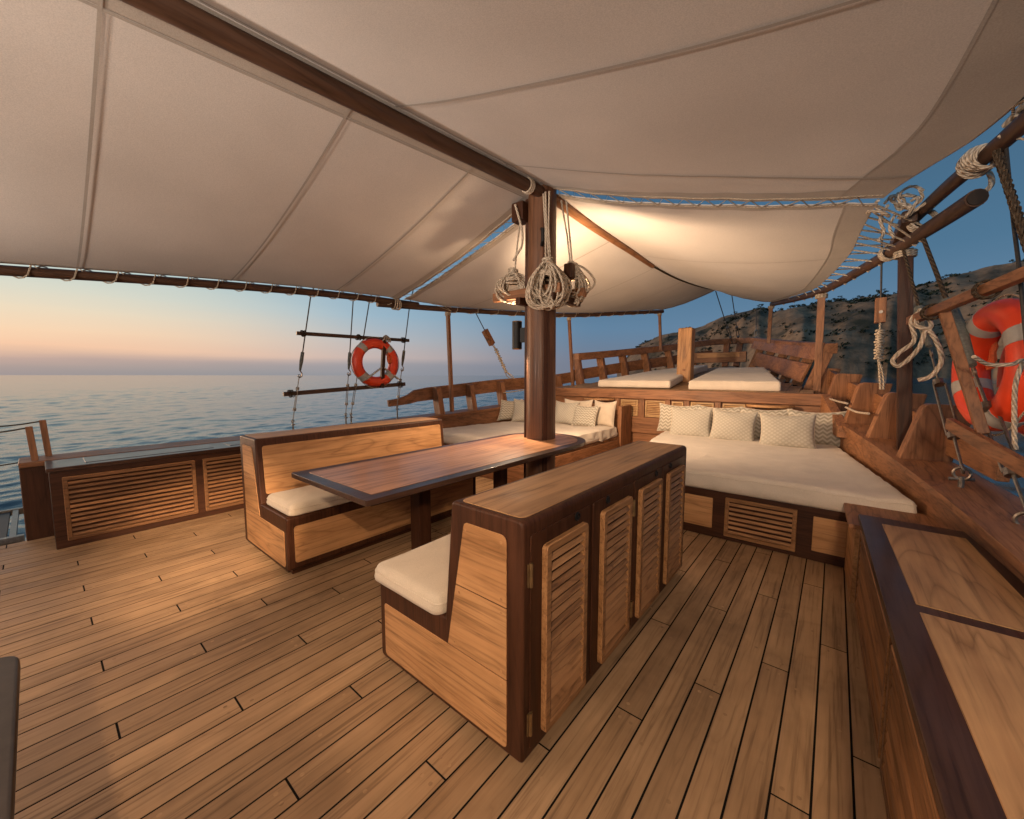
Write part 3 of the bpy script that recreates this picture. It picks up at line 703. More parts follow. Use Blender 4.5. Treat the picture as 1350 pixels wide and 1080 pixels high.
def zb(y): return 3.185 + .0704 * (y - .48)
bo = thing('awning_boom', 'dark round wooden boom running overhead aft from the mast', 'boom', (CX, 3.4, zb(3.4)))
m = MB(); m.tube([(CX - .02, 3.5 - .5 * i, zb(3.5 - .5 * i)) for i in range(16)], .058, 20); m.build('spar', 'spar', bo)
m = MB()
for k in range(3): m.torus((CX - .02, 3.27 - .02 * k, zb(3.26)), (.1 * (k - 1), 1, .1), .066, .009, 20, 6)
m.build('lashing', 'rope', bo)
rp = thing('ridge_pole', 'orange lit wooden pole under the forward awning ridge', 'pole', (CX, 3.8, 3.36))
RID = [(CX, 3.625, 3.40), (CX, 4.54, 3.355), (CX, 5.7, 3.335), (CX, 6.65, 3.31), (CX, 7.6, 3.33), (CX, 8.6, 3.39), (CX, 9.8, 3.50), (CX, 11.1, 3.66)]
m = MB(); m.tube(smoothline(RID[:4], 16), lambda t: .052 - .016 * t, 14); m.build('spar', 'ridge', rp)
m = MB(); m.tube(smoothline(RID[3:], 16), .014, 8); m.build('ridge_rope', 'oldrope', rp)

# ------------------------------------------------------------------ lockers and bottom corner table
def locker(label, x0, x1, y0, y1, h, face, doors, near, topinset):
    t = thing('deck_locker', label, 'locker', ((x0 + x1) / 2, (y0 + y1) / 2, 0))
    a, b = near
    m = MB(); m.box(x0, x1, y0, y1, 0, h - .035); m.build('carcass', 'darkY', t, True, bevel=.008)
    m = MB(); m.box(x0 - (.02 if face < 0 else 0), x1 + (.02 if face > 0 else 0), y0 - .015, y1 + .0, h - .035, h); m.build('top', 'border', t, True, bevel=.006)
    for ya, yb in topinset:
        m = MB(); m.plate((0, 0, h), (1, 0, 0), (0, 1, 0), rrect(x0 + .1, x1 - .09, ya, yb, .008), -.002, .003); m.build('lid', 'top' if face < 0 else 'border', t, True, bevel=.001, bseg=1)
    xf = x1 if face > 0 else x0
    for ya, yb in doors:
        o = (xf, ya if face > 0 else yb, .065)
        louver('louver_panel', t, o, (0, face, 0), (0, 0, 1), yb - ya, h - .155, .03, 12, 'shadedslat', 'shadedslat', .026, .008)
    return t
locker('low dark deck locker with slatted doors along the port bulwark', -5.56, -5.09, .03, 3.7, .715, 1, ((.1, 1.005), (1.07, 1.97), (2.04, 2.94)), (0, 0), ((.25, 1.2), (1.35, 2.4), (2.5, 3.5)))
# starboard locker follows the slightly turned line of its face
t = thing('deck_locker', 'starboard deck locker with teak lids beside the camera', 'locker', (.45, 1.5, 0))
xs = lambda y: .262 - (y + .5) * .026
m = MB(); m.prism([(xs(-2.5) + .04, -2.5), (.72, -2.5), (.64, 3.3), (xs(3.3) + .04, 3.3)], 'z', 0, .575); m.build('carcass', 'darkY', t, True, bevel=.006)
m = MB(); m.prism([(xs(-2.5), -2.5), (.735, -2.5), (.675, 2.9), (.62, 3.33), (xs(3.33), 3.33)], 'z', .575, .612); m.build('top', 'border', t, True, bevel=.006)
for ya, yb in ((2.13, 3.18), (.95, 2.06), (-.3, .88)):
    m = MB(); m.prism([(xs(ya) + .098, ya), (.645, ya), (.60, yb), (xs(yb) + .098, yb)], 'z', .6, .6152); m.build('lid', 'top', t, True, bevel=.0015, bseg=1)
dirv = Vector((.026, -1, 0)).normalized()
for ya, yb in ((1.93, 3.2), (.62, 1.88), (-.7, .57)):
    louver('louver_panel', t, (xs(yb) + .04, yb, .06), dirv, (0, 0, 1), yb - ya, .49, .035, 10, 'shadedslat', 'shadedslat', .036, .008, True)
t = thing('corner_chest', 'short teak faced chest filling the gap before the starboard daybed', 'chest', (.4, 3.6, 0))
m = MB(); m.prism([(.155, 3.35), (.6, 3.35), (.56, 3.92), (.135, 3.92)], 'z', 0, .50); m.build('carcass', 'teakY', t, True, bevel=.004)
m = MB(); m.prism([(.12, 3.345), (.6, 3.345), (.56, 3.925), (.1, 3.925)], 'z', .50, .53); m.build('top', 'midY', t, True, bevel=.005)
t = thing('low_table', 'dark grey rounded table top at the lower left, close to the camera', 'table', (-1.1, -.45, 0))
m = MB(); m.prism(rrect(-1.75, -.35, -.95, -.075, .05, 6), 'z', .685, .722); m.build('tabletop', 'stone', t, True, bevel=.008)
for x, y in ((-1.62, -.2), (-1.62, -.82), (-.48, -.2), (-.48, -.82)):
    m = MB(); m.box(x - .035, x + .035, y - .035, y + .035, 0, .686); m.build('leg', 'darkZ', t, True, bevel=.006)
# boarding platform and gate posts at the port gangway
t = thing('boarding_platform', 'grey slatted boarding platform outside the port gangway', 'platform', (-6.3, -.9, 0))
m = MB()
for i in range(16):
    m.box(-7.0, -5.86, -.24 - .118 * (i + 1), -.24 - .118 * i - .018, -.045, -.012)
m.build('slats', 'stone', t, True, bevel=.003)
m = MB(); m.box(-5.85, -5.79, -2.2, -.15, -.06, .006); m.box(-7.06, -7.0, -2.2, -.15, -.06, .006); m.box(-7.0, -5.86, -.24, -.2, -.06, .0); m.build('frame', 'steel', t)
for nm, x, y, h, lb in (('gate_post', -5.67, -.035, 1.03, 'shorter brown gate post at the aft end of the port bulwark'), ('gate_post', -5.86, .05, 1.07, 'taller brown gate post outboard at the aft end of the port bulwark')):
    g = thing(nm, lb, 'post', (x, y, .7), 'gate posts at the port gangway')
    m = MB(); m.beam((x, y, .66), (x - .01, y - .02, h), .045, .045, (1, 0, 0)); m.build('post_shaft', 'midZ', g, True, bevel=.006)
    m = MB(); z0 = h - .01
    m.tube(smoothline([(x, y - .02, z0), (x - .03, y - .3, z0 - .03), (x - .08, y - 1.2, z0 - .02), (x - .1, y - 2.2, z0)], 14), .007, 6)
    if h > 1.05: m.tube(smoothline([(x, y, .7), (x - .03, y - .5, .66), (x - .08, y - 1.2, .665), (x - .1, y - 2.2, .7)], 14), .006, 6)
    m.build('guard_rope', 'oldrope', g)

# ------------------------------------------------------------------ awning poles and posts
def pole(name, label, pts, r, mat='spar', wraps=None):
    t = thing(name, label, 'pole', pts[0])
    m = MB(); m.tube(smoothline(pts, 24), r, 14); m.build('spar', mat, t)
    for p, ax, rr, n in (wraps or ()):
        m = MB(); A = Vector(ax).normalized()
        for k in range(n): m.torus(Vector(p) + A * .019 * (k - n / 2), A + Vector((random.uniform(-.15, .15), 0, random.uniform(-.15, .15))), rr, .0095, 18, 6)
        m.build('lashing', 'rope', t)
    return t
PP1 = [(-5.9, -4., 2.0), (-5.72, -1.8, 2.24), (-5.61, -.12, 2.40), (-5.60, 1.7, 2.57), (-5.5, 3.0, 2.64), (-5.44, 4.15, 2.67)]
PP2 = [(-5.53, 3.45, 2.60), (-5.33, 4.75, 2.66), (-4.97, 6.5, 2.76), (-4.6, 7.9, 2.86), (-4.2, 9.3, 3.03), (-3.68, 10.85, 3.215)]
pole('awning_pole', 'long dark pole carrying the after awning along the port side, seen against the sunset', PP1, .045, wraps=[((-5.47, 3.75, 2.63), (.1, 1, 0), .085, 5)])
pole('awning_pole', 'slimmer pole carrying the forward awning along the port side', PP2, .045)
SP1 = [(.40, 5.25, 2.84), (.45, 4.6, 2.80), (.52, 3.9, 2.755), (.655, 3.15, 2.745), (.73, 2., 2.69), (.8, 0, 2.58), (.82, -3.5, 2.3)]
SP2 = [(.60, 3.70, 2.575), (.515, 4.2, 2.60), (.40, 4.95, 2.655), (.235, 5.8, 2.70), (-.17, 7.5, 2.775), (-.62, 9.1, 2.93), (-1.22, 10.9, 3.14)]
pole('awning_pole', 'dark upper pole of the after awning at the starboard side', SP1, .044, wraps=[((.46, 4.55, 2.72), (-.2, 1, -.1), .078, 4), ((.57, 3.62, 2.75), (-.2, 1, -.1), .075, 3)])
t = pole('awning_pole', 'lower starboard pole with a hollow cut end sticking out aft', SP2, .052, wraps=[((.33, 5.3, 2.675), (-.3, 1, 0), .068, 4)])
m = MB(); m.tube([Vector(SP2[0]) + Vector((.0025, -.012, -.0006)), Vector(SP2[0]) + Vector((.0, .002, 0))], .045, 14); m.build('hollow_shade', 'hole', t)  # solid disc; its dark colour paints the shade inside the pole end
m = MB(); m.box(.33, .43, 4.45, 5.35, 2.70, 2.80); m.build('splice_block', 'spar', t, True, bevel=.02)
m = MB(); m.tube(smoothline([(.52, 3.95, 2.80), (.58, 3.9, 2.82), (.65, 3.82, 2.76), (.665, 3.76, 2.66), (.63, 3.72, 2.60)], 16), .014, 8); m.build('rope_loop', 'rope', t)
# a tangle of knotted rope where the two starboard poles meet
m = MB()
for k in range(6):
    c = Vector((.27 + random.uniform(-.06, .1), 4.35 + random.uniform(-.2, .2), 2.80 + random.uniform(-.04, .04)))
    A = Vector((random.uniform(-1, 1), random.uniform(-.6, 1), random.uniform(-1, 1))).normalized(); X = A.orthogonal().normalized(); Y = A.cross(X)
    m.tube([c + (X * math.cos(i * .5) * random.uniform(.8, 1.1) + Y * math.sin(i * .5)) * .068 + A * .006 * i for i in range(15)], .0105, 6)
m.tube(smoothline([(.24, 4.3, 2.82), (.20, 4.28, 2.72), (.23, 4.3, 2.62), (.2, 4.25, 2.55)], 10), .011, 6)
m.tube(smoothline([(.3, 4.5, 2.8), (.27, 4.48, 2.70), (.3, 4.45, 2.6)], 10), .011, 6)
tag(m.build('knotted_rope', 'rope', None), 'tangle of knotted cream rope where the starboard poles meet', 'rope')
def post(label, a, b, w, mat='midZ'):
    t = thing('awning_post', label, 'post', a); m = MB(); m.beam(a, b, w, w, (0, 1, 0)); m.build('post_shaft', mat, t, True, bevel=.006)
    m = MB()
    for k in range(3): m.torus(Vector(b) + Vector((0, 0, -.02 - .02 * k)), (0, 0, 1), w * .75, .010, 14, 6)
    m.build('lashing', 'rope', t); return t
post('slim post on the port bulwark left of the mast', (-5.30, 4.75, .85), (-5.345, 4.72, 2.62), .06)
post('slim post on the port bulwark just right of the mast', (-4.63, 7.85, 1.1), (-4.68, 7.7, 2.80), .06)
post('slim post on the bow railing left of the mooring post', (-3.70, 10.85, 2.2), (-3.73, 10.75, 3.17), .065)
post('stout dark post on the starboard bulwark, nearest the camera', (.52, 5.0, .8), (.42, 5.02, 2.62), .095, 'darkZ')
post('reddish post at the after end of the starboard bow railing', (-.21, 7.75, 1.1), (-.23, 7.62, 2.73), .095)
post('slim reddish post on the bow railing right of the mooring post', (-1.25, 10.95, 2.25), (-1.23, 10.85, 3.1), .075)

# ------------------------------------------------------------------ awnings
def awning(label, A, B, sag, nu, nv, seams, lace=None, hemv=None, wob=.012, seed=0., w_seam=.016, hems=True):
    def fn(u, v):
        p = lerp(A(u), B(u), v)
        p.z -= sag * 4 * v * (1 - v) * (.75 + .25 * math.sin(u * math.pi))
        p.z += wob * mnoise.noise(Vector((p.x * .9 + seed, p.y * .9, seed))) * 4 * v * (1 - v)
        e = max(0, 1 - min(u, 1 - u) * 9) + .5 * max(0, 1 - (1 - v) * 9)
        p.z += .011 * e * mnoise.noise(Vector((p.x * 4.5, p.y * 4.5, seed + 3)))
        return p
    t = thing('awning', label, 'awning', A(.5))
    m = MB(); m.grid(fn, nu, nv); c = m.build('canvas', 'canvas', t, True, angle=180)
    md = c.modifiers.new('thick', 'SOLIDIFY'); md.thickness = .003; md.offset = 0
    L = (Vector(A(1)) - Vector(A(0))).length
    def strip(name, mat, u0, u1, v0, v1, dz, nu_=1, nv_=40, sk=0.):
        m = MB(); m.grid(lambda a, b: fn(u0 + (u1 - u0) * a + sk * b, v0 + (v1 - v0) * b) + Vector((0, 0, dz)), nu_, nv_); m.build(name, mat, t, True, angle=180)
    for us in seams:
        us, ue = us if isinstance(us, tuple) else (us, us)
        strip('seam_tape', 'tape', us - w_seam / L / 2, us + w_seam / L / 2, .005, .995, -.009, sk=ue - us)
    for u0, u1 in ((.001, .05 / L), (1 - .05 / L, .999)): strip('edge_tape', 'tape', u0, u1, .002, .998, -.0065)
    for u0, u1 in ((.05 / L, .15 / L), (1 - .15 / L, 1 - .05 / L)): strip('edge_hem', 'hem', u0, u1, .002, .998, -.0045)
    for v0, v1 in (hemv[1:] if hemv else ()): strip('seam_tape', 'tape', .001, .999, v0, v1, -.0085, 60, 1)
    if hemv:
        m = MB(); v0, v1 = hemv[0]; m.grid(lambda a, b: fn(.004 + .992 * a, v0 + (v1 - v0) * b) + Vector((0, 0, -.0055)), 60, 2); m.build('hem', 'hem', t, True, angle=180)
    return t, fn
def curve(pts, n=64):
    P = smoothline(pts, n)
    def f(u):
        u = min(1, max(0, u)) * n; i = min(int(u), n - 1); return P[i].lerp(P[i + 1], u - i)
    return f
def helix_lace(parent, fn, polef, u0, u1, turns, r, inside, v=.997):
    m = MB(); pts = []
    for k in range(turns):
        for j in range(10):
            f = j / 10; u = u0 + (u1 - u0) * (k + f) / turns; p = polef(u)
            if j == 0: pts.append(fn(u, v) + Vector((0, 0, .01))); continue
            a = 2 * math.pi * f
            pts.append(p + Vector((inside * math.cos(a) * r, 0, math.sin(a) * -r * inside * -1)))
    m.tube(pts, .0065, 6); m.build('lacing', 'rope', parent)
# port after
ridgeA = lambda u: Vector((CX + .03, -3.6 + 7.15 * u, zb(-3.6 + 7.15 * u) + .075))
ridgeB = lambda u: Vector((CX - .04, -3.6 + 7.2 * u, zb(-3.6 + 7.2 * u) + .09))
pp1 = curve(PP1)
def ptop(y):
    lo, hi = 0, 1
    for _ in range(24):
        mdl = (lo + hi) / 2
        if pp1(mdl).y < y: lo = mdl
        else: hi = mdl
    return pp1(lo)
PB = lambda u: ptop(-3.8 + 7.575 * u) + Vector((.035, 0, .055))
ty = lambda y: (y + 3.6) / 7.15
t, fA = awning('cream port after awning panel between the overhead boom and the sunset side pole', ridgeA, PB, .10, 70, 44, [ty(.3), ty(1.45), ty(2.6), ty(-1.4)], hemv=((.004, .075), (.075, .080)), seed=1.)
helix_lace(t, fA, lambda u: ptop(-3.8 + 7.575 * u), .18, .985, 22, .058, 1)
# starboard after
SB = curve([(.80, -3.6, 2.42), (.76, -1.5, 2.56), (.715, .6, 2.67), (.70, 1.9, 2.775), (.635, 2.9, 2.80), (.535, 3.35, 2.805), (.36, 3.72, 2.81), (.20, 4.06, 2.81)])
SBc = SB
def SB(u):                       # outer edge measured evenly along y
    y, lo, hi = -3.6 + 7.66 * u, 0., 1.
    for _ in range(24):
        md_ = (lo + hi) / 2
        if SBc(md_).y < y: lo = md_
        else: hi = md_
    return SBc(lo)
t, fB = awning('cream starboard after awning panel stretched right overhead', ridgeB, SB, .10, 70, 44, [.735, (.895, .962), .45], hemv=((.90, .996), (.895, .90), (.03, .033)), seed=9., w_seam=.018)
sp1 = curve(SP1[::-1])
m = MB(); pts = []
for k in range(12):
    y = -1.5 + k * .42; ue = min(1, (y + 3.6) / 7.66); q = min(SP1, key=lambda p: abs(p[1] - y))
    e = fB(ue, .998)
    pp = None
    for i in range(65):
        c = sp1(i / 64)
        if pp is None or abs(c.y - y - .12) < abs(pp.y - y - .12): pp = c
    pts += [e, pp + Vector((-.03, -.03, .055)), pp + Vector((.055, 0, .02)), pp + Vector((.03, .03, -.055)), pp + Vector((-.058, .05, 0))]
m.tube(pts, .007, 6); m.build('lacing', 'rope', t)
# forward panels
rid = curve(RID)
FA = lambda u: rid(u) + Vector((.02, .03, .05 - .03 * u)); FB = lambda u: rid(u) + Vector((-.02, .04, .05 - .03 * u))
FPo = curve([(-5.435, 3.865, 2.72), (-5.27, 4.9, 2.715), (-4.94, 6.5, 2.81), (-4.57, 7.9, 2.905), (-4.17, 9.3, 3.075), (-3.66, 10.8, 3.26)])
t, fC = awning('warmly lit cream port forward awning panel beyond the mast', FA, FPo, .07, 60, 36, [.22, .45, .68, .87], seed=4., w_seam=.012)
pp2 = curve(PP2[1:]); pl = [pp2(i / 64) for i in range(65)]
def near(P, p): return min(P, key=lambda q: abs(q.y - p.y))
helix_lace(t, fC, lambda u: near(pl, FPo(u)), .03, .99, 17, .055, 1)
FSo = curve([(.175, 4.135, 2.81), (.10, 4.7, 2.755), (.06, 5.3, 2.75), (-.06, 6.2, 2.775), (-.22, 7.2, 2.81), (-.37, 7.95, 2.86), (-.72, 9.2, 2.99), (-1.2, 10.8, 3.17)])
t, fD = awning('brightly lit cream starboard forward awning panel with scalloped laced edge', FB, FSo, .09, 60, 36, [.33, .62], hemv=((.93, .998), (.926, .93)), seed=6., w_seam=.012)
sp2 = curve(SP2); sl2 = [sp2(i / 64) for i in range(65)]
m = MB(); pts = []
for k in range(17):
    u = .01 + .97 * (k / 16); e = fD(u, .997); q = near(sl2, e + Vector((0, .12 + .25 * max(0, 1 - u * 4), 0)))
    pts += [e + Vector((0, 0, .004)), q + Vector((-.01, -.02, .064)), q + Vector((.062, .0, .01)), q + Vector((.01, .02, -.062)), q + Vector((-.06, .04, .0)), fD(min(1, u + .028), .997)]
m.tube(pts, .0075, 6); m.build('lacing', 'rope', t)
# zigzag lacing that joins the after and forward panels
def joinlace(name, label, f1, f2, n):
    m = MB(); pts = []
    for k in range(n + 1):
        v = .03 + .94 * k / n; pts.append((f1(.995, v) if k % 2 else f2(.005, v)) + Vector((0, 0, -.008)))
    m.tube(pts, .0045, 6); m.tube([f1(.993, .02 + .97 * i / 30) + Vector((0, 0, -.006)) for i in range(31)], .006, 6)
    m.tube([f2(.006, .02 + .97 * i / 30) + Vector((0, 0, -.006)) for i in range(31)], .006, 6)
    tag(m.build(name, 'rope', None), label, 'lacing rope', 'lacings joining the awning panels')
joinlace('awning_lacing', 'zigzag lacing across the sky gap between the two port awning panels', fA, fC, 26)
joinlace('awning_lacing', 'zigzag lacing across the sky gap between the two starboard awning panels', fB, fD, 30)
# ------------------------------------------------------------------ standing rigging
def turnbuckle(m, a, b, w=.022, r=.006):        # two jaws, two side bars, screws
    a, b = Vector(a), Vector(b); T = (b - a).normalized(); X = T.cross(Vector((0, 1, .2))).normalized(); L = (b - a).length
    p, q = a + T * L * .28, a + T * L * .74
    m.tube([a, p], r * 1.1, 8); m.tube([q, b], r * 1.1, 8)
    for s in (-1, 1): m.tube([p + X * w * s, q + X * w * s], r, 8)
    for c in (p, q): m.tube([c - T * .02, c + T * .02], w * 1.15, 10)
    m.torus(a, X, w * .9, r, 14, 6); m.torus(b, X, w * .9, r, 14, 6)
def shroud(label, pts, split, wr, tb, served=None, mat='wire', big=1., shackle=True):
    t = thing('shroud', label, 'shroud', pts[-1], 'shrouds')
    m = MB(); m.tube(pts, wr, 8); m.build('wire', mat, t)
    m = MB(); turnbuckle(m, tb[0], tb[1], .022 * big, .006 * big); m.build('turnbuckle', 'steel', t)
    if served:
        m = MB(); m.tube([served[0], lerp(served[0], served[1], .5), served[1]], lambda u: wr * (1.6 + 1.4 * math.sin(math.pi * min(1, .25 + .75 * u))), 10); m.build('serving', 'served', t)
    if shackle:
        m = MB(); b = Vector(tb[1]); m.torus(b + Vector((0, 0, -.03)), (.3, 1, 0), .03 * big, .007 * big, 14, 6)
        m.tube([b + Vector((-.045, 0, -.055)) * big, b + Vector((.045, .01, -.05)) * big], .009 * big, 8)
        m.tube([b + Vector((0, 0, -.05)), Vector((b.x, b.y, capz(b.y) - .005))], .012 * big, 8); m.build('shackle', 'steel', t)
    return t
HD = (CX - .1, 3.6, 7.7)
for lb, top, bot in (('aftermost port shroud, left end of the wooden ladder bars', (-5.70, 2.53, 2.62), (-5.72, 2.21, .80)), ('thin port shroud just left of the round lifebuoy', (-5.66, 3.13, 2.63), (-5.675, 2.95, .84)),
                     ('port shroud crossing the left side of the lifebuoy', (-5.63, 3.38, 2.65), (-5.665, 3.02, .84)), ('forward port shroud at the right end of the ladder bars', (-5.55, 4.07, 2.69), (-5.59, 3.79, .92))):
    f = lambda k: lerp(top, bot, k)
    shroud(lb, [HD, top, f(.5), f(.58)], .6, .0085, (f(.62), f(.96)), (f(.44), f(.58)), big=.9)
    m = MB(); m.tube([f(.58), f(.6) + Vector((.0, .03, 0)), f(.625) + Vector((0, .035, 0)), f(.635)], .008, 6)
    m.build('hook', 'steel', COL.objects[-1] if False else [o for o in COL.objects if o.get('label') == lb][0])
def bar(name, label, a, b, w, h, mat='midY', lash=()):
    t = thing(name, label, 'wooden bar', a); m = MB(); m.beam(a, b, w, h); m.build('bar', mat, t, True, bevel=.006)
    for k in lash:
        m = MB(); p = lerp(a, b, k)
        for j in range(4): m.torus(p + Vector((random.uniform(-.005, .005), .013 * (j - 1.5), 0)), (0, 1, random.uniform(-.3, .3)), h * .85, .006, 12, 5)
        m.build('lashing', 'oldrope', t)
    return t
bar('ladder_bar', 'upper dark bar lashed across the port shrouds above the lifebuoy', (-5.735, 2.33, 2.075), (-5.585, 4.06, 2.085), .045, .05, 'spar', (.05, .5, .94))
bar('ladder_bar', 'lower dark bar lashed across the port shrouds below the lifebuoy', (-5.745, 2.13, 1.245), (-5.60, 3.97, 1.355), .05, .06, 'spar', (.05, .95))
def buoy(label, c, axis, R_, r, rot=0., bands=(45, 135, 225, 315)):
    c = Vector(c); A = Vector(axis).normalized(); t = thing('lifebuoy', label, 'lifebuoy', c)
    Yv = Vector((0, 0, 1)) - A * A.z; Yv.normalize(); Xv = Yv.cross(A)
    P = lambda a, rr, o=0.: c + (Xv * math.cos(R(a + rot)) + Yv * math.sin(R(a + rot))) * rr + A * o
    m = MB(); m.tube([P(i * 7.5, R_) for i in range(48)], r, 18, True)
    sh = m.build('shell', 'red', t)
    for b in bands:
        m = MB(); m.tube([P(b - 8 + i * 4, R_) for i in range(5)], r * 1.025, 18); m.build('reflective_band', 'band', t)
    m = MB(); L = []
    for i in range(97):
        a = i * 3.75; sg = abs(math.sin(R((a - 45) * 2))); L.append(P(a, R_ + r * (.98 + .28 * sg)))
    m.tube(L, .006, 6, True); m.build('grab_rope', 'rope', t)
    m = MB()
    for k in range(7):
        q = P(18 + k * 2.5, R_ * .72 + k * .008, .05); m.tube([q + (Xv * math.cos(i * .6) * .035 + Yv * math.sin(i * .6) * .085) + A * (.01 * math.sin(i * 2.1 + k)) for i in range(11)], .010, 6, True)
    m.build('throw_line', 'orangeline', t)
    return t, P
t, P = buoy('orange lifebuoy hanging between dark bars on the port shrouds, sea behind it', (-5.60, 3.44, 1.70), (1, -.09, 0), .30, .078)
bs = thing('buoy_bracket', 'dark upright bar with two pale straps behind the port lifebuoy', 'bracket', (-5.60, 3.52, 1.3))
m = MB(); m.beam((-5.54, 3.565, 2.10), (-5.55, 3.50, 1.30), .05, .055, (0, 1, 0)); m.build('upright', 'darkZ', bs, True, bevel=.005)
for a, b in (((-5.545, 3.50, 1.62), (-5.52, 3.20, 1.43)), ((-5.545, 3.54, 1.62), (-5.52, 3.79, 1.44))):
    m = MB(); m.beam(a, b, .02, .05, (1, 0, 0)); m.build('strap', 'band', bs, True, bevel=.003)
m = MB()
for k in range(4): m.torus((-5.56, 3.56 + .03 * k, 2.08), (.2, 1, .4 * (k - 1.5)), .055, .009, 14, 6)
m.build('lashing', 'rope', bs)

# starboard rigging
SA0, SA1 = Vector((.689, 3.75, .80)), Vector((.385, 4.99, 2.69)); fa = lambda k: lerp(SA0, SA1, k)
shroud('starboard shroud ending in a steel turnbuckle beside the nearest timber head', [SA1, fa(.8), fa(.5)], 0, .012, (fa(.46), fa(.05)), (fa(.66), fa(.49)), 'oldrope', 1.3)
SB0, SB1 = Vector((.80, 3.08, .74)), Vector((.43, 4.68, 2.80)); fb = lambda k: lerp(SB0, SB1, k)
shroud('starboard shroud with grey wrapped lower end and turnbuckle before the lifebuoys', [SB1, fb(.8), fb(.42)], 0, .0145, (fb(.38), fb(.03)), (fb(.62), fb(.40)), 'oldrope', 1.4)
def rope(name, label, pts, r, mat='oldrope', n=20, cat='rope', group=None):
    m = MB(); m.tube(smoothline(pts, n), r, 8); return tag(m.build(name, mat, None), label, cat, group)
sk = thing('shroud', 'thick brown twisted shroud tied to the starboard pole at the upper right', 'shroud', (.6, 2.9, 2.5), 'shrouds')
m = MB()
for ph in (0, 2.1, 4.2):         # three strands laid round each other
    a, b = Vector((.60, 3.36, 2.70)), Vector((.745, 2.80, 1.60)); T = (b - a).normalized(); X = T.orthogonal().normalized(); Y = T.cross(X)
    m.tube([lerp(a, b, i / 110) + (X * math.cos(i * .62 + ph) + Y * math.sin(i * .62 + ph)) * .0095 for i in range(111)], .0105, 6)
m.build('rope_strands', 'oldrope', sk)
m = MB()
for k in range(4): m.torus((.575 + .006 * k, 3.55 - .035 * k, 2.75 - .012 * k), (-.2 + .06 * (k % 3), 1, -.15 + .1 * (k % 2)), .070 - .003 * k, .010, 18, 8)
m.tube(smoothline([(.62, 3.35, 2.82), (.66, 3.1, 2.84), (.69, 2.85, 2.83)], 8), .016, 8)
m.build('lashing', 'rope', sk)
rope('shroud', 'thin dark shroud just right of the thick twisted one at the upper right', [(.635, 3.38, 2.72), (.66, 3.25, 2.3), (.68, 3.15, 2.0), (.71, 3.0, 1.5)], .0085, 'wire', cat='shroud', group='shrouds')
bar('ladder_bar', 'pale brown bar lashed across the starboard shrouds above the lifebuoys', (.385, 3.95, 1.885), (.70, 2.7, 1.985), .05, .055, 'midY', (.22, .62))
bar('ladder_bar', 'reddish bar across the starboard turnbuckles below the lifebuoys', (.58, 3.72, 1.195), (.75, 2.65, 1.03), .035, .075, 'midY')
t, P = buoy('nearer orange lifebuoy at the starboard shrouds with a grey band on top', (.755, 3.72, 1.56), (1, .17, 0), .31, .088, bands=(62, 152, 242, 332))
t2, P2 = buoy('farther orange lifebuoy, seen through the hole of the nearer one', (.95, 3.82, 1.51), (1, .10, 0), .30, .08, 20)
us = thing('buoy_bracket', 'slanting brown wooden slat in front of the starboard lifebuoys', 'bracket', (.6, 3.6, 1.3))
m = MB(); m.beam((.49, 3.62, 1.93), (.665, 3.40, 1.17), .05, .05, (0, 1, 0)); m.build('slat', 'midZ', us, True, bevel=.005)
rope('rope_bow', 'loose cream rope bow tied round the starboard bar end', [(.42, 3.86, 1.95), (.40, 3.8, 1.84), (.47, 3.8, 1.82), (.44, 3.84, 1.94), (.38, 3.86, 1.88), (.40, 3.82, 1.74), (.33, 3.8, 1.66), (.30, 3.8, 1.60), (.34, 3.8, 1.57), (.42, 3.8, 1.68), (.45, 3.8, 1.80), (.50, 3.8, 1.73), (.53, 3.78, 1.60), (.49, 3.78, 1.50), (.43, 3.78, 1.47)], .0135, 'rope', 60)
rope('hanging_line', 'cream line slung between the starboard lifebuoy and shroud', [(.55, 3.12, 1.60), (.62, 3.2, 1.56), (.70, 3.22, 1.56), (.74, 3.24, 1.575), (.72, 3.22, 1.45), (.735, 3.22, 1.2), (.74, 3.2, 1.12)], .010, 'rope', 30)
# block and tackle, both sides
def tackle(label, top, b0, b1, r0, r1, end, sag):
    t = thing('block_and_tackle', label, 'tackle', end); b0, b1, r0, r1 = map(Vector, (b0, b1, r0, r1)); T = (b1 - b0).normalized()
    m = MB(); m.tube([top, b0], .0085, 8); m.build('wire', 'wire', t)
    m = MB(); X = T.cross(Vector((1, 0, 0))).normalized(); Y = T.cross(X)
    m.beam(b0 - T * .03, b1 + T * .01, .115, .085, Y)
    m.build('wooden_block', 'midZ', t, True, bevel=.008)
    m = MB(); m.tube([lerp(b0, b1, .55) - X * .064, lerp(b0, b1, .55) + X * .064], .016, 10); m.build('sheave', 'steel', t)
    m = MB()
    for s in (-1, 1): m.tube([lerp(b0, b1, .7) + X * .025 * s, r0 + X * .008 * s], .008, 6)
    n = 11
    for k in range(n): m.torus(lerp(r0, r1, k / (n - 1)), T + Vector((random.uniform(-.15, .15), random.uniform(-.15, .15), 0)), .028 + .006 * math.sin(k * 1.9), .011, 14, 6)
    m.tube([r0, r1], .02, 8)
    for j in range(3):
        a = Vector((random.uniform(-.06, .06), random.uniform(-.06, .06), 0)); m.tube(smoothline([r1, lerp(r1, end, .4) + a, lerp(r1, end, .7) + a * 1.3, Vector(end) + a], 8), .009, 6)
    m.build('lashing', 'rope', t); return t
tackle('small wooden block and roped tackle leaning at the port rail left of the mast', (-5.24, 5.2, 2.80), (-5.185, 5.51, 2.33), (-5.15, 5.66, 2.10), (-5.13, 5.75, 2.0), (-5.09, 6.0, 1.58), (-5.05, 6.15, 1.44), 0)
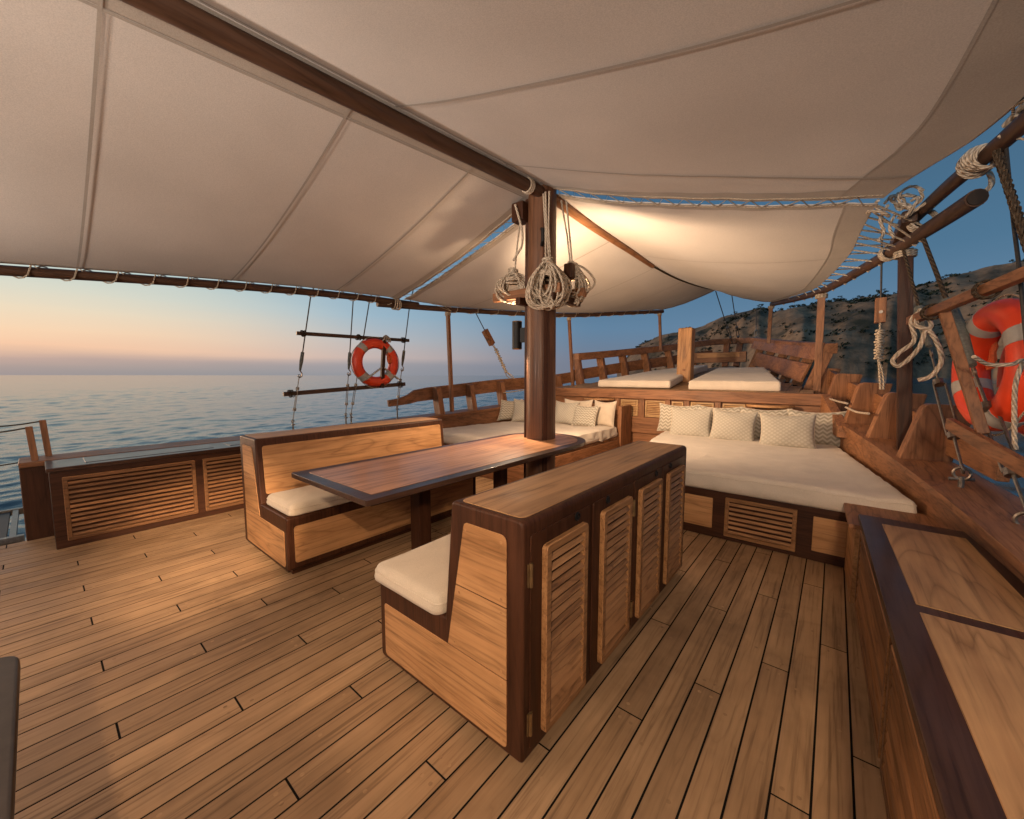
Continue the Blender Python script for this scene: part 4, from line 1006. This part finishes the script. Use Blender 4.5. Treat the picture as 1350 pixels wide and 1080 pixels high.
tackle('wooden block with cream lashed tackle hanging upright by the stout starboard post', (.27, 5.55, 3.2), (.315, 5.55, 2.26), (.32, 5.55, 2.05), (.325, 5.55, 1.96), (.33, 5.55, 1.68), (.36, 5.5, 1.36), 0)
for lb, a, b in (('leftmost bow stay wire, meeting the awning ridge end', (-2.45, 11.05, 3.62), (-2.47, 13.45, 2.5)), ('middle bow stay wire right of the awning ridge end', (-2.35, 12.4, 3.78), (-2.33, 13.7, 2.52)), ('thin bow stay wire farthest to the right over the bow', (-1.9, 13.6, 3.45), (-1.85, 13.4, 2.5))):
    t = thing('bow_stay', lb, 'stay wire', b, 'stay wires at the bow'); m = MB(); m.tube([Vector(a) + (Vector(a) - Vector(b)) * .0, lerp(a, b, .55)], .012, 6); m.build('wire', 'wire', t)
    m = MB(); turnbuckle(m, lerp(a, b, .55), b, .03, .010); m.build('turnbuckle', 'steel', t)
rope('tie_line', 'short cream line tied between the two starboard timber heads nearer the bow', [(-.116, 7.15, 1.20), (.02, 6.7, 1.172), (.128, 6.28, 1.163)], .012, 'rope', group='tie lines on the starboard timber heads')
rope('tie_line', 'short cream line tied between the middle and second nearest starboard timber heads', [(.117, 6.3, 1.116), (.205, 5.85, 1.095), (.283, 5.42, 1.114)], .012, 'rope', group='tie lines on the starboard timber heads')
rope('tie_line', 'short cream line tied round a port timber head left of the mast', [(-5.07, 5.9, 1.16), (-5.0, 6.05, 1.17), (-4.97, 6.4, 1.20), (-4.93, 6.6, 1.22)], .010, 'rope')

# ------------------------------------------------------------------ rope coils on the mast
def coil(label, c, wx, wz, n, lines, seed):
    rnd = random.Random(seed); c = Vector(c); t = thing('rope_coil', label, 'rope coil', c)
    view = Vector((.55, -.83, .0)).normalized(); m = MB()
    for k in range(n):           # hanging turns, narrower where they are gathered at the top
        A = (view + Vector((rnd.uniform(-.3, .3), rnd.uniform(-.22, .22), rnd.uniform(-.12, .12)))).normalized()
        X = A.cross(Vector((0, 0, 1))).normalized(); Y = X.cross(A); rot = rnd.uniform(-.28, .28)
        a, b = wx * rnd.uniform(.45, 1.05), wz * rnd.uniform(.72, 1.12); o = A * rnd.uniform(-.075, .085) + X * rnd.uniform(-.02, .02); pts = []
        for i in range(30):
            q = i / 30 * 2 * math.pi; y = b * math.cos(q); x = a * math.sin(q) * (1 - .38 * math.cos(q)) * (1 + .07 * math.sin(2 * q + k)); y += wz - b
            pts.append(c + o + X * (x * math.cos(rot) - (y - wz) * math.sin(rot)) + Y * ((y - wz) * math.cos(rot) + wz + x * math.sin(rot)) + A * .018 * math.sin(2 * q + k * 1.7))
        m.tube(pts, .0118, 7, True)
    for k in range(3):           # the end passed round the middle of the coil
        A = Vector((rnd.uniform(-.2, .2), rnd.uniform(-.2, .2), 1)).normalized(); X = A.orthogonal().normalized(); Y = A.cross(X); z = wz * (.35 + .16 * k)
        m.tube([c + Vector((0, 0, z)) + X * math.cos(q * .4488) * wx * .72 + Y * math.sin(q * .4488) * .10 for q in range(14)], .0118, 7, True)
    for k in range(4):           # turns that gather the coil at the neck
        m.torus(c + Vector((0, 0, wz * .92 + .02 * k)), (rnd.uniform(-.3, .3), rnd.uniform(-.3, .3), 1), .05, .012, 14, 6)
    m.tube(smoothline([c + Vector((wx * .5, -.05, -wz * .7)), c + Vector((wx * .8, -.08, -wz * 1.05)), c + Vector((wx * .7, -.09, -wz * 1.3))], 8), .011, 7)
    m.build('coils', 'rope', t)
    m = MB()
    for tp in lines: m.tube([c + Vector((rnd.uniform(-.03, .03), rnd.uniform(-.02, .02), wz * .8)), lerp(c + Vector((0, 0, wz)), tp, .5), Vector(tp)], .0095, 7)
    m.build('halyard', 'rope', t); return t
coil('tangled cream rope coil hung on the left end of the mast bar', (-2.83, 3.46, 2.47),   .165, .14, 22, [(-2.66, 3.40, 3.25)], 3)
coil('largest cream rope coil, hung in front of the mast on the bar', (-2.31, 3.375, 2.42), .155, .205, 30, [(-2.40, 3.42, 3.34), (-2.36, 3.40, 3.34), (-2.32, 3.41, 3.34)], 5)
coil('cream rope coil hung right of the mast on the forward bar', (-2.27, 3.80, 2.48), .155, .185, 26, [(-2.34, 3.66, 3.34), (-2.30, 3.70, 3.34)], 8)
rope('loose_line', 'short loose cream line knotted at the boom jaw beside the mast', [(-2.72, 3.36, 3.30), (-2.67, 3.36, 3.16), (-2.63, 3.37, 3.0), (-2.63, 3.36, 2.86), (-2.69, 3.35, 2.78), (-2.73, 3.34, 2.72)], .012, 'rope')

# ------------------------------------------------------------------ sea, headland and its trees
SEA = -1.9
def sea_mat():
    m, nt, b = newmat('sea_water')
    tc = N(nt, 'ShaderNodeTexCoord')
    b.inputs['Base Color'].default_value = (.055, .092, .10, 1); b.inputs['Roughness'].default_value = .14; b.inputs['IOR'].default_value = 1.45
    mp = N(nt, 'ShaderNodeMapping'); mp.inputs['Scale'].default_value = (4.2, 2.2, 3.); mp.inputs['Rotation'].default_value = (0, 0, R(18)); nt.links.new(tc.outputs['Object'], mp.inputs['Vector'])
    n = N(nt, 'ShaderNodeTexNoise', Scale=1., Detail=4., Roughness=.6, Distortion=.4); nt.links.new(mp.outputs[0], n.inputs['Vector'])
    bp = N(nt, 'ShaderNodeBump', Strength=.45, Distance=.05); nt.links.new(n.outputs[0], bp.inputs['Height']); nt.links.new(bp.outputs[0], b.inputs['Normal'])
    return m
import numpy as np
seaM = sea_mat(); wr = random.Random(21)
WAVES = []
for wl in [14, 11, 8.5, 6.7, 5.4, 4.4, 3.6, 3.0, 2.5, 2.1, 1.8, 1.55, 1.33, 1.15, 1.0, .87, .76, .66, .58]:
    for _ in range(2): WAVES.append((R(205) + wr.gauss(0, .8), wl * wr.uniform(.93, 1.07), wr.uniform(0, 6.28)))
def sea_sheet(name, a0, a1, na, r0, r1, grow, wrap):
    rs = [r0]
    while rs[-1] < r1: rs.append(rs[-1] * (grow if rs[-1] < 700 else 1.12))
    rs = np.array(rs); az = np.linspace(R(a0), R(a1), na, endpoint=not wrap); RR, AZ = np.meshgrid(rs, az, indexing='ij')
    X = CX + RR * np.sin(AZ); Y = RR * np.cos(AZ); Z = np.full_like(X, SEA)
    cell = np.maximum(RR * R(a1 - a0) / na, RR * (grow - 1))
    wx = X + .5 * np.sin(Y * .21 + 1) + .25 * np.sin(Y * .83 + X * .3); wy = Y + .5 * np.sin(X * .27) + .25 * np.sin(X * .71 - Y * .4)
    gust = .75 + .35 * np.sin(X * .045 + 1.3 * np.sin(Y * .03)) * np.sin(Y * .06 + .7)
    for d, wl, ph in WAVES:
        fade = np.clip((wl / cell - 2.2) / 3., 0, 1); q = (wx * math.cos(d) + wy * math.sin(d)) * 2 * math.pi / wl + ph
        Z += fade * gust * (.0080 if wl < 3.3 else .0034) * wl ** .74 * (np.sin(q) + .3 * np.sin(2 * q + 1.57))
    nr = len(rs); co = np.stack([X, Y, Z], -1).reshape(-1, 3); cols = na if wrap else na - 1
    I, J = np.meshgrid(np.arange(nr - 1), np.arange(cols), indexing='ij'); J2 = (J + 1) % na
    F = np.stack([I * na + J, (I + 1) * na + J, (I + 1) * na + J2, I * na + J2], -1).reshape(-1, 4)
    me = bpy.data.meshes.new(name); me.vertices.add(len(co)); me.vertices.foreach_set('co', co.ravel().astype(np.float32))
    me.loops.add(F.size); me.loops.foreach_set('vertex_index', F.ravel().astype(np.int32)); me.polygons.add(len(F)); me.polygons.foreach_set('loop_start', np.arange(0, F.size, 4, dtype=np.int32))
    me.polygons.foreach_set('use_smooth', np.ones(len(F), dtype=bool)); me.update(calc_edges=True); me.flip_normals(); me.update()
    me.materials.append(seaM); o = bpy.data.objects.new(name, me); COL.objects.link(o); return tag(o, kind='structure')
sea_sheet('sea', -118, -8, 760, 3., 32000., 1.0075, False)
sea_sheet('sea', -8, 242, 420, 3., 32000., 1.03, False)

SKY = [(-25, .0), (-22.6, .055), (-21.2, .0735), (-18.7, .0904), (-13.6, .1062), (-11.7, .1249), (-8.6, .1395), (-7.4, .1476), (-6.0, .1356), (-2.8, .1303), (-1.5, .1373), (0, .1389), (2.5, .1423), (4.7, .1444), (6.9, .1496), (8.7, .16), (9.9, .1638), (12.1, .1649), (13.1, .158), (18, .15), (30, .13), (45, .10), (60, .07), (75, .03)]
def skyline(az):
    for (a, h), (b, k) in zip(SKY, SKY[1:]):
        if a <= az <= b: return h + (k - h) * (az - a) / (b - a)
    return 0.
def shore(az): return 285 + 150 * max(0, (-az - 4) / 18) + 14 * mnoise.noise(Vector((az * .25, 3, 1))) + 6 * mnoise.noise(Vector((az * 1.1, 8, 1)))
def hill_z(az, r):
    r0 = shore(az); W = 150.; t = (r - r0) / W; rr = r0 + W
    H = 1.5 + rr * skyline(az) - SEA
    if t < 0: return SEA - 3
    t1 = min(t, 1.6); prof = (math.sin(min(1, t1) * math.pi / 2) ** .85) if t1 <= 1 else 1 - .25 * (t1 - 1) ** 2
    x, y = r * math.sin(R(az)), r * math.cos(R(az))
    n = 0; a = 1.; f = .012
    for o in range(6):
        v = mnoise.noise(Vector((x * f, y * f, 5. + o))); n += a * ((1 - 2 * abs(v)) if o < 3 else v); a *= .52; f *= 2.1
    n = (n - .9)
    return SEA + max(0, H * prof + n * 7.5 * min(1, t * 2.2) * (.35 + .65 * min(1, abs(1 - t) * 1.6)) - .4)
def hill_mat():
    m, nt, b = newmat('dry_hillside')
    tc = N(nt, 'ShaderNodeTexCoord'); geo = N(nt, 'ShaderNodeNewGeometry')
    n1 = N(nt, 'ShaderNodeTexNoise', Scale=.03, Detail=8., Roughness=.65); n2 = N(nt, 'ShaderNodeTexNoise', Scale=.22, Detail=8., Roughness=.7)
    for n in (n1, n2): nt.links.new(tc.outputs['Object'], n.inputs['Vector'])
    c = ramp(nt, n1.outputs[0], [(.36, (.075, .07, .04)), (.43, (.21, .15, .09)), (.53, (.40, .26, .15)), (.68, (.50, .335, .20))])
    c2 = ramp(nt, n2.outputs[0], [(.3, (.52, .52, .49)), (.5, (.88, .86, .83)), (.72, (1.16, 1.1, 1.04))])
    c = mixc(nt, 1., c, c2, 'MULTIPLY')
    sp = N(nt, 'ShaderNodeSeparateXYZ'); nt.links.new(tc.outputs['Object'], sp.inputs[0])
    zz = math_(nt, 'ADD', sp.outputs[2], math_(nt, 'MULTIPLY', n2.outputs[0], 4.))
    f = ramp(nt, math_(nt, 'MULTIPLY', math_(nt, 'ADD', zz, 2.), .1), [(.3, (1, 1, 1)), (.5, (0, 0, 0))])
    c = mixc(nt, f, c, (.20, .185, .17)); nt.links.new(c, b.inputs['Base Color']); b.inputs['Roughness'].default_value = .95
    bp = N(nt, 'ShaderNodeBump', Strength=.55, Distance=1.6); nt.links.new(n2.outputs[0], bp.inputs['Height']); nt.links.new(bp.outputs[0], b.inputs['Normal'])
    return m
m = MB(); NAZ, NR = 380, 90
for i in range(NAZ + 1):
    az = -24.5 + 99 * (i / NAZ)
    for j in range(NR + 1):
        r0 = shore(az) - 6; r = r0 + 330 * (j / NR) ** 1.25; m.v.append(Vector((r * math.sin(R(az)), r * math.cos(R(az)), hill_z(az, r))))
for i in range(NAZ):
    for j in range(NR):
        a = i * (NR + 1) + j; m.f.append((a, a + NR + 1, a + NR + 2, a + 1))
tag(m.build('hillside', hill_mat(), None, True, angle=60), kind='structure')
rnd = random.Random(11)
def leafclump(m, c, s, n, rnd, flat=.7, ls=.35):
    for _ in range(n):
        while True:
            d = Vector((rnd.uniform(-1, 1), rnd.uniform(-1, 1), rnd.uniform(-1, 1)))
            if d.length < 1: break
        p = Vector(c) + Vector((d.x * s, d.y * s, d.z * s * flat)); A = Vector((rnd.gauss(0, 1), rnd.gauss(0, 1), rnd.gauss(0, 1) + .6)).normalized(); X = A.orthogonal().normalized(); Y = A.cross(X); l = s * ls * rnd.uniform(.6, 1.3)
        m.add([p - X * l, p + Y * l * .6, p + X * l, p - Y * l * .6], [(0, 1, 2, 3)])
m = MB(); cnt = 0
while cnt < 2000:
    az = rnd.uniform(-22, 40); r = shore(az) + 8 + 190 * rnd.random() ** .9
    x, y = r * math.sin(R(az)), r * math.cos(R(az))
    if mnoise.noise(Vector((x * .016, y * .016, 2.))) + .5 * mnoise.noise(Vector((x * .06, y * .06, 9.))) + (.22 if r - shore(az) < 60 else 0) < rnd.uniform(-.12, .34): continue
    z = hill_z(az, r); s = rnd.uniform(.7, 2.1); leafclump(m, (x, y, z + s * .35), s, 12, rnd, .7, .5); cnt += 1
tag(m.build('hillside_scrub', 'scrub', None, False, recalc=False), kind='stuff')
tl = {-15.6: 'small dark tree at the low left end of the ridge line', -7.6: 'dark bush crowning the rounded left summit of the headland', -3.7: 'lone spreading tree standing clear on the ridge saddle', -.2: 'broad dark tree on the ridge right of the lone spreading tree',
      3.3: 'flat topped tree on the ridge just left of the hanging tackle', 7.9: 'windswept tree on the ridge right of the stout starboard post', 12.0: 'dark tree on the high right end of the ridge', 1.6: 'low dark tree on the ridge between two broader trees', -10.2: 'low bush on the left shoulder of the ridge'}
for az, lb in tl.items():
    r = shore(az) + 148; x, y = r * math.sin(R(az)), r * math.cos(R(az)); z = hill_z(az, r)
    t = thing('ridge_tree', lb, 'tree', (x, y, z), 'trees along the ridge')
    hgt = {-3.7: 7.5, -7.6: 4.2, 1.6: 3.2, -10.2: 3.}.get(az, 5.4); m = MB()
    m.tube(smoothline([(x, y, z - 1), (x + .4, y, z + hgt * .3), (x + rnd.uniform(-.8, .8), y, z + hgt * .62)], 6), lambda u: .42 - .25 * u, 7)
    for k in range(4): m.tube([(x + .3, y, z + hgt * .35), (x + rnd.uniform(-3, 3), y + rnd.uniform(-2, 2), z + hgt * rnd.uniform(.55, .8))], .16, 5)
    m.build('trunk', 'bark', t); m = MB(); wd = hgt * .62
    for k in range(11): leafclump(m, (x + rnd.uniform(-1, 1) * wd, y + rnd.uniform(-1, 1) * wd * .7, z + hgt * rnd.uniform(.5, .95)), hgt * rnd.uniform(.14, .26), 46, rnd, .62, .3)
    m.build('crown', 'leaf', t, False, recalc=False)

# ------------------------------------------------------------------ sky, lamps, camera
w = bpy.data.worlds.new('World'); S.world = w; w.use_nodes = True; nt = w.node_tree; nt.nodes.clear()
tc = N(nt, 'ShaderNodeTexCoord'); nrm = N(nt, 'ShaderNodeVectorMath', operation='NORMALIZE'); nt.links.new(tc.outputs['Generated'], nrm.inputs[0])
sp = N(nt, 'ShaderNodeSeparateXYZ'); nt.links.new(nrm.outputs[0], sp.inputs[0])
el = math_(nt, 'MAXIMUM', sp.outputs[2], 0.)
hxy = N(nt, 'ShaderNodeCombineXYZ'); nt.links.new(sp.outputs[0], hxy.inputs[0]); nt.links.new(sp.outputs[1], hxy.inputs[1])
hn = N(nt, 'ShaderNodeVectorMath', operation='NORMALIZE'); nt.links.new(hxy.outputs[0], hn.inputs[0])
SUNAZ = Vector((-.95, -.31, 0)).normalized()
dt = N(nt, 'ShaderNodeVectorMath', operation='DOT_PRODUCT'); nt.links.new(hn.outputs[0], dt.inputs[0]); dt.inputs[1].default_value = SUNAZ
ns = N(nt, 'ShaderNodeTexNoise', Scale=2.2, Detail=4., Roughness=.55); mp = N(nt, 'ShaderNodeMapping'); mp.inputs['Scale'].default_value = (1, 1, 14); nt.links.new(nrm.outputs[0], mp.inputs[0]); nt.links.new(mp.outputs[0], ns.inputs['Vector'])
ev = math_(nt, 'ADD', el, math_(nt, 'MULTIPLY', math_(nt, 'SUBTRACT', ns.outputs[0], .5), .022))
warm = ramp(nt, ev, [(0., (.32, .315, .325)), (.014, (.38, .345, .335)), (.027, (.52, .40, .36)), (.046, (.94, .61, .42)), (.075, (.97, .70, .48)), (.105, (.88, .75, .56)), (.14, (.74, .74, .62)), (.18, (.57, .68, .64)), (.25, (.42, .58, .60)), (.4, (.17, .30, .42)), (1., (.06, .12, .24))])
cool = ramp(nt, ev, [(0., (.20, .22, .28)), (.04, (.17, .215, .30)), (.11, (.125, .235, .37)), (.22, (.078, .185, .305)), (.45, (.05, .125, .215)), (1., (.035, .085, .18))])
pink = ramp(nt, ev, [(0., (.31, .325, .36)), (.022, (.36, .355, .385)), (.042, (.60, .49, .46)), (.085, (.51, .52, .54)), (.14, (.36, .51, .62)), (.25, (.22, .40, .56)), (.45, (.10, .22, .37)), (1., (.05, .11, .22))])
a1 = N(nt, 'ShaderNodeMapRange'); nt.links.new(dt.outputs['Value'], a1.inputs[0]); a1.inputs[1].default_value = .62; a1.inputs[2].default_value = .97; a1.interpolation_type = 'SMOOTHSTEP'
a2 = N(nt, 'ShaderNodeMapRange'); nt.links.new(dt.outputs['Value'], a2.inputs[0]); a2.inputs[1].default_value = .15; a2.inputs[2].default_value = .75; a2.interpolation_type = 'SMOOTHSTEP'
col = mixc(nt, a1.outputs[0], mixc(nt, a2.outputs[0], cool, pink), warm)
ni = N(nt, 'ShaderNodeTexSky', sky_type='NISHITA', sun_disc=False); ni.sun_elevation = R(1.); ni.sun_rotation = math.atan2(SUNAZ.x, SUNAZ.y)
b1 = N(nt, 'ShaderNodeBackground', Strength=.93); nt.links.new(col, b1.inputs[0])
b2 = N(nt, 'ShaderNodeBackground', Strength=.008); nt.links.new(ni.outputs[0], b2.inputs[0])
ad = N(nt, 'ShaderNodeAddShader'); nt.links.new(b1.outputs[0], ad.inputs[0]); nt.links.new(b2.outputs[0], ad.inputs[1])
wo = N(nt, 'ShaderNodeOutputWorld'); nt.links.new(ad.outputs[0], wo.inputs[0])

su = bpy.data.lights.new('sunset_glow', 'SUN'); su.energy = 1.3; su.angle = R(18); su.color = (1, .62, .38)
so = bpy.data.objects.new('sunset_glow', su); COL.objects.link(so); so.rotation_euler = (Vector((SUNAZ.x, SUNAZ.y, math.tan(R(5))))).to_track_quat('Z', 'Y').to_euler()
WARM = (1., .70, .44)
def spot(name, loc, target, power, size, blend=.9, rad=.03, color=WARM):
    l = bpy.data.lights.new(name, 'SPOT'); l.energy = power; l.spot_size = R(size); l.spot_blend = blend; l.shadow_soft_size = rad; l.color = color
    o = bpy.data.objects.new(name, l); COL.objects.link(o); o.location = loc; o.rotation_euler = (Vector(loc) - Vector(target)).to_track_quat('Z', 'Y').to_euler(); return o
fx, fy = mx - .16, my + .245; px_, py_ = mx - .27, my - .09
spot('forward_uplight', (fx, fy, 2.115), (fx + .55, fy + 1.7, 3.2), 400, 150, .9, .10)
spot('forward_downlight', (fx, fy, 1.78), (fx + .6, fy + 3., 1.1), 340, 155)
spot('port_uplight', (px_, py_, 2.115), (px_ - .6, py_ - .25, 3.4), 30, 100)
spot('port_downlight', (px_, py_, 1.78), (px_ - .3, py_ - .5, 0), 130, 150)
def lantern(label, loc, aim):
    t = thing('flood_lamp', label, 'lamp', loc); a = Vector(loc); d = (Vector(aim) - a).normalized()
    m = MB(); m.tube([a - d * .16, a - d * .02], .05, 16); m.build('lamp_body', 'black', t)
    m = MB(); m.tube([a - d * .1, a - d * .1 + Vector((0, 0, .14))], .012, 8); m.build('bracket', 'black', t)
lantern('black flood lamp under the starboard awning pole behind the camera', (.70, -.45, 2.34), (-4.2, .9, 0))
spot('deck_floodlight', (.70, -.45, 2.34), (-3.98, .82, .1), 2400, 18, 1., .04)
spot('deck_floodlight_spill', (.70, -.45, 2.34), (-3.6, .6, .1), 240, 64, 1., .04)
for x, lb in ((-.5, 'added black uplight brightening the awning from starboard, unseen behind the camera'), (-3.9, 'added black uplight brightening the awning from port, unseen behind the camera')):
    lantern(lb, (x, -3.6, 1.65), (x + .1, .4, 5.)); spot('awning_fill', (x, -3.6, 1.65), (x + .1, .4, 4.6), 1600, 92, 1., .2, (1., .84, .70))  # added fill lamps to brighten the awning; the fixtures are unseen
lantern('added black fill lamp lightening the starboard deck, unseen farther aft behind the camera', (.62, -1.6, 2.25), (-.6, 2.6, .2))
spot('after_fill', (.62, -1.6, 2.25), (-.35, 3.0, .2), 350, 84, 1., .15, (1., .74, .50))  # added fill lamp to lighten the starboard deck and bench end

cam = bpy.data.cameras.new('Camera'); cam.sensor_width = 36; cam.lens = 517.28 / 1350 * 36; cam.clip_start = .02; cam.clip_end = 60000
co = bpy.data.objects.new('Camera', cam); COL.objects.link(co); S.camera = co
yaw, pit, rol = .68785, .08648, .00086
fw = Vector((-math.sin(yaw), math.cos(yaw), 0)); rt = Vector((math.cos(yaw), math.sin(yaw), 0)); upv = Vector((0, 0, 1))
f2 = fw * math.cos(pit) - upv * math.sin(pit); u2 = upv * math.cos(pit) + fw * math.sin(pit)
r3 = rt * math.cos(rol) + u2 * math.sin(rol); u3 = u2 * math.cos(rol) - rt * math.sin(rol)
co.matrix_world = Matrix(((r3.x, u3.x, -f2.x, 0), (r3.y, u3.y, -f2.y, 0), (r3.z, u3.z, -f2.z, 1.5), (0, 0, 0, 1)))
S.view_settings.view_transform = 'Standard'; S.view_settings.look = 'None'; S.view_settings.exposure = 0.; S.view_settings.gamma = 1.
S.cycles.max_bounces = 8; S.cycles.diffuse_bounces = 5; S.cycles.use_denoising = True
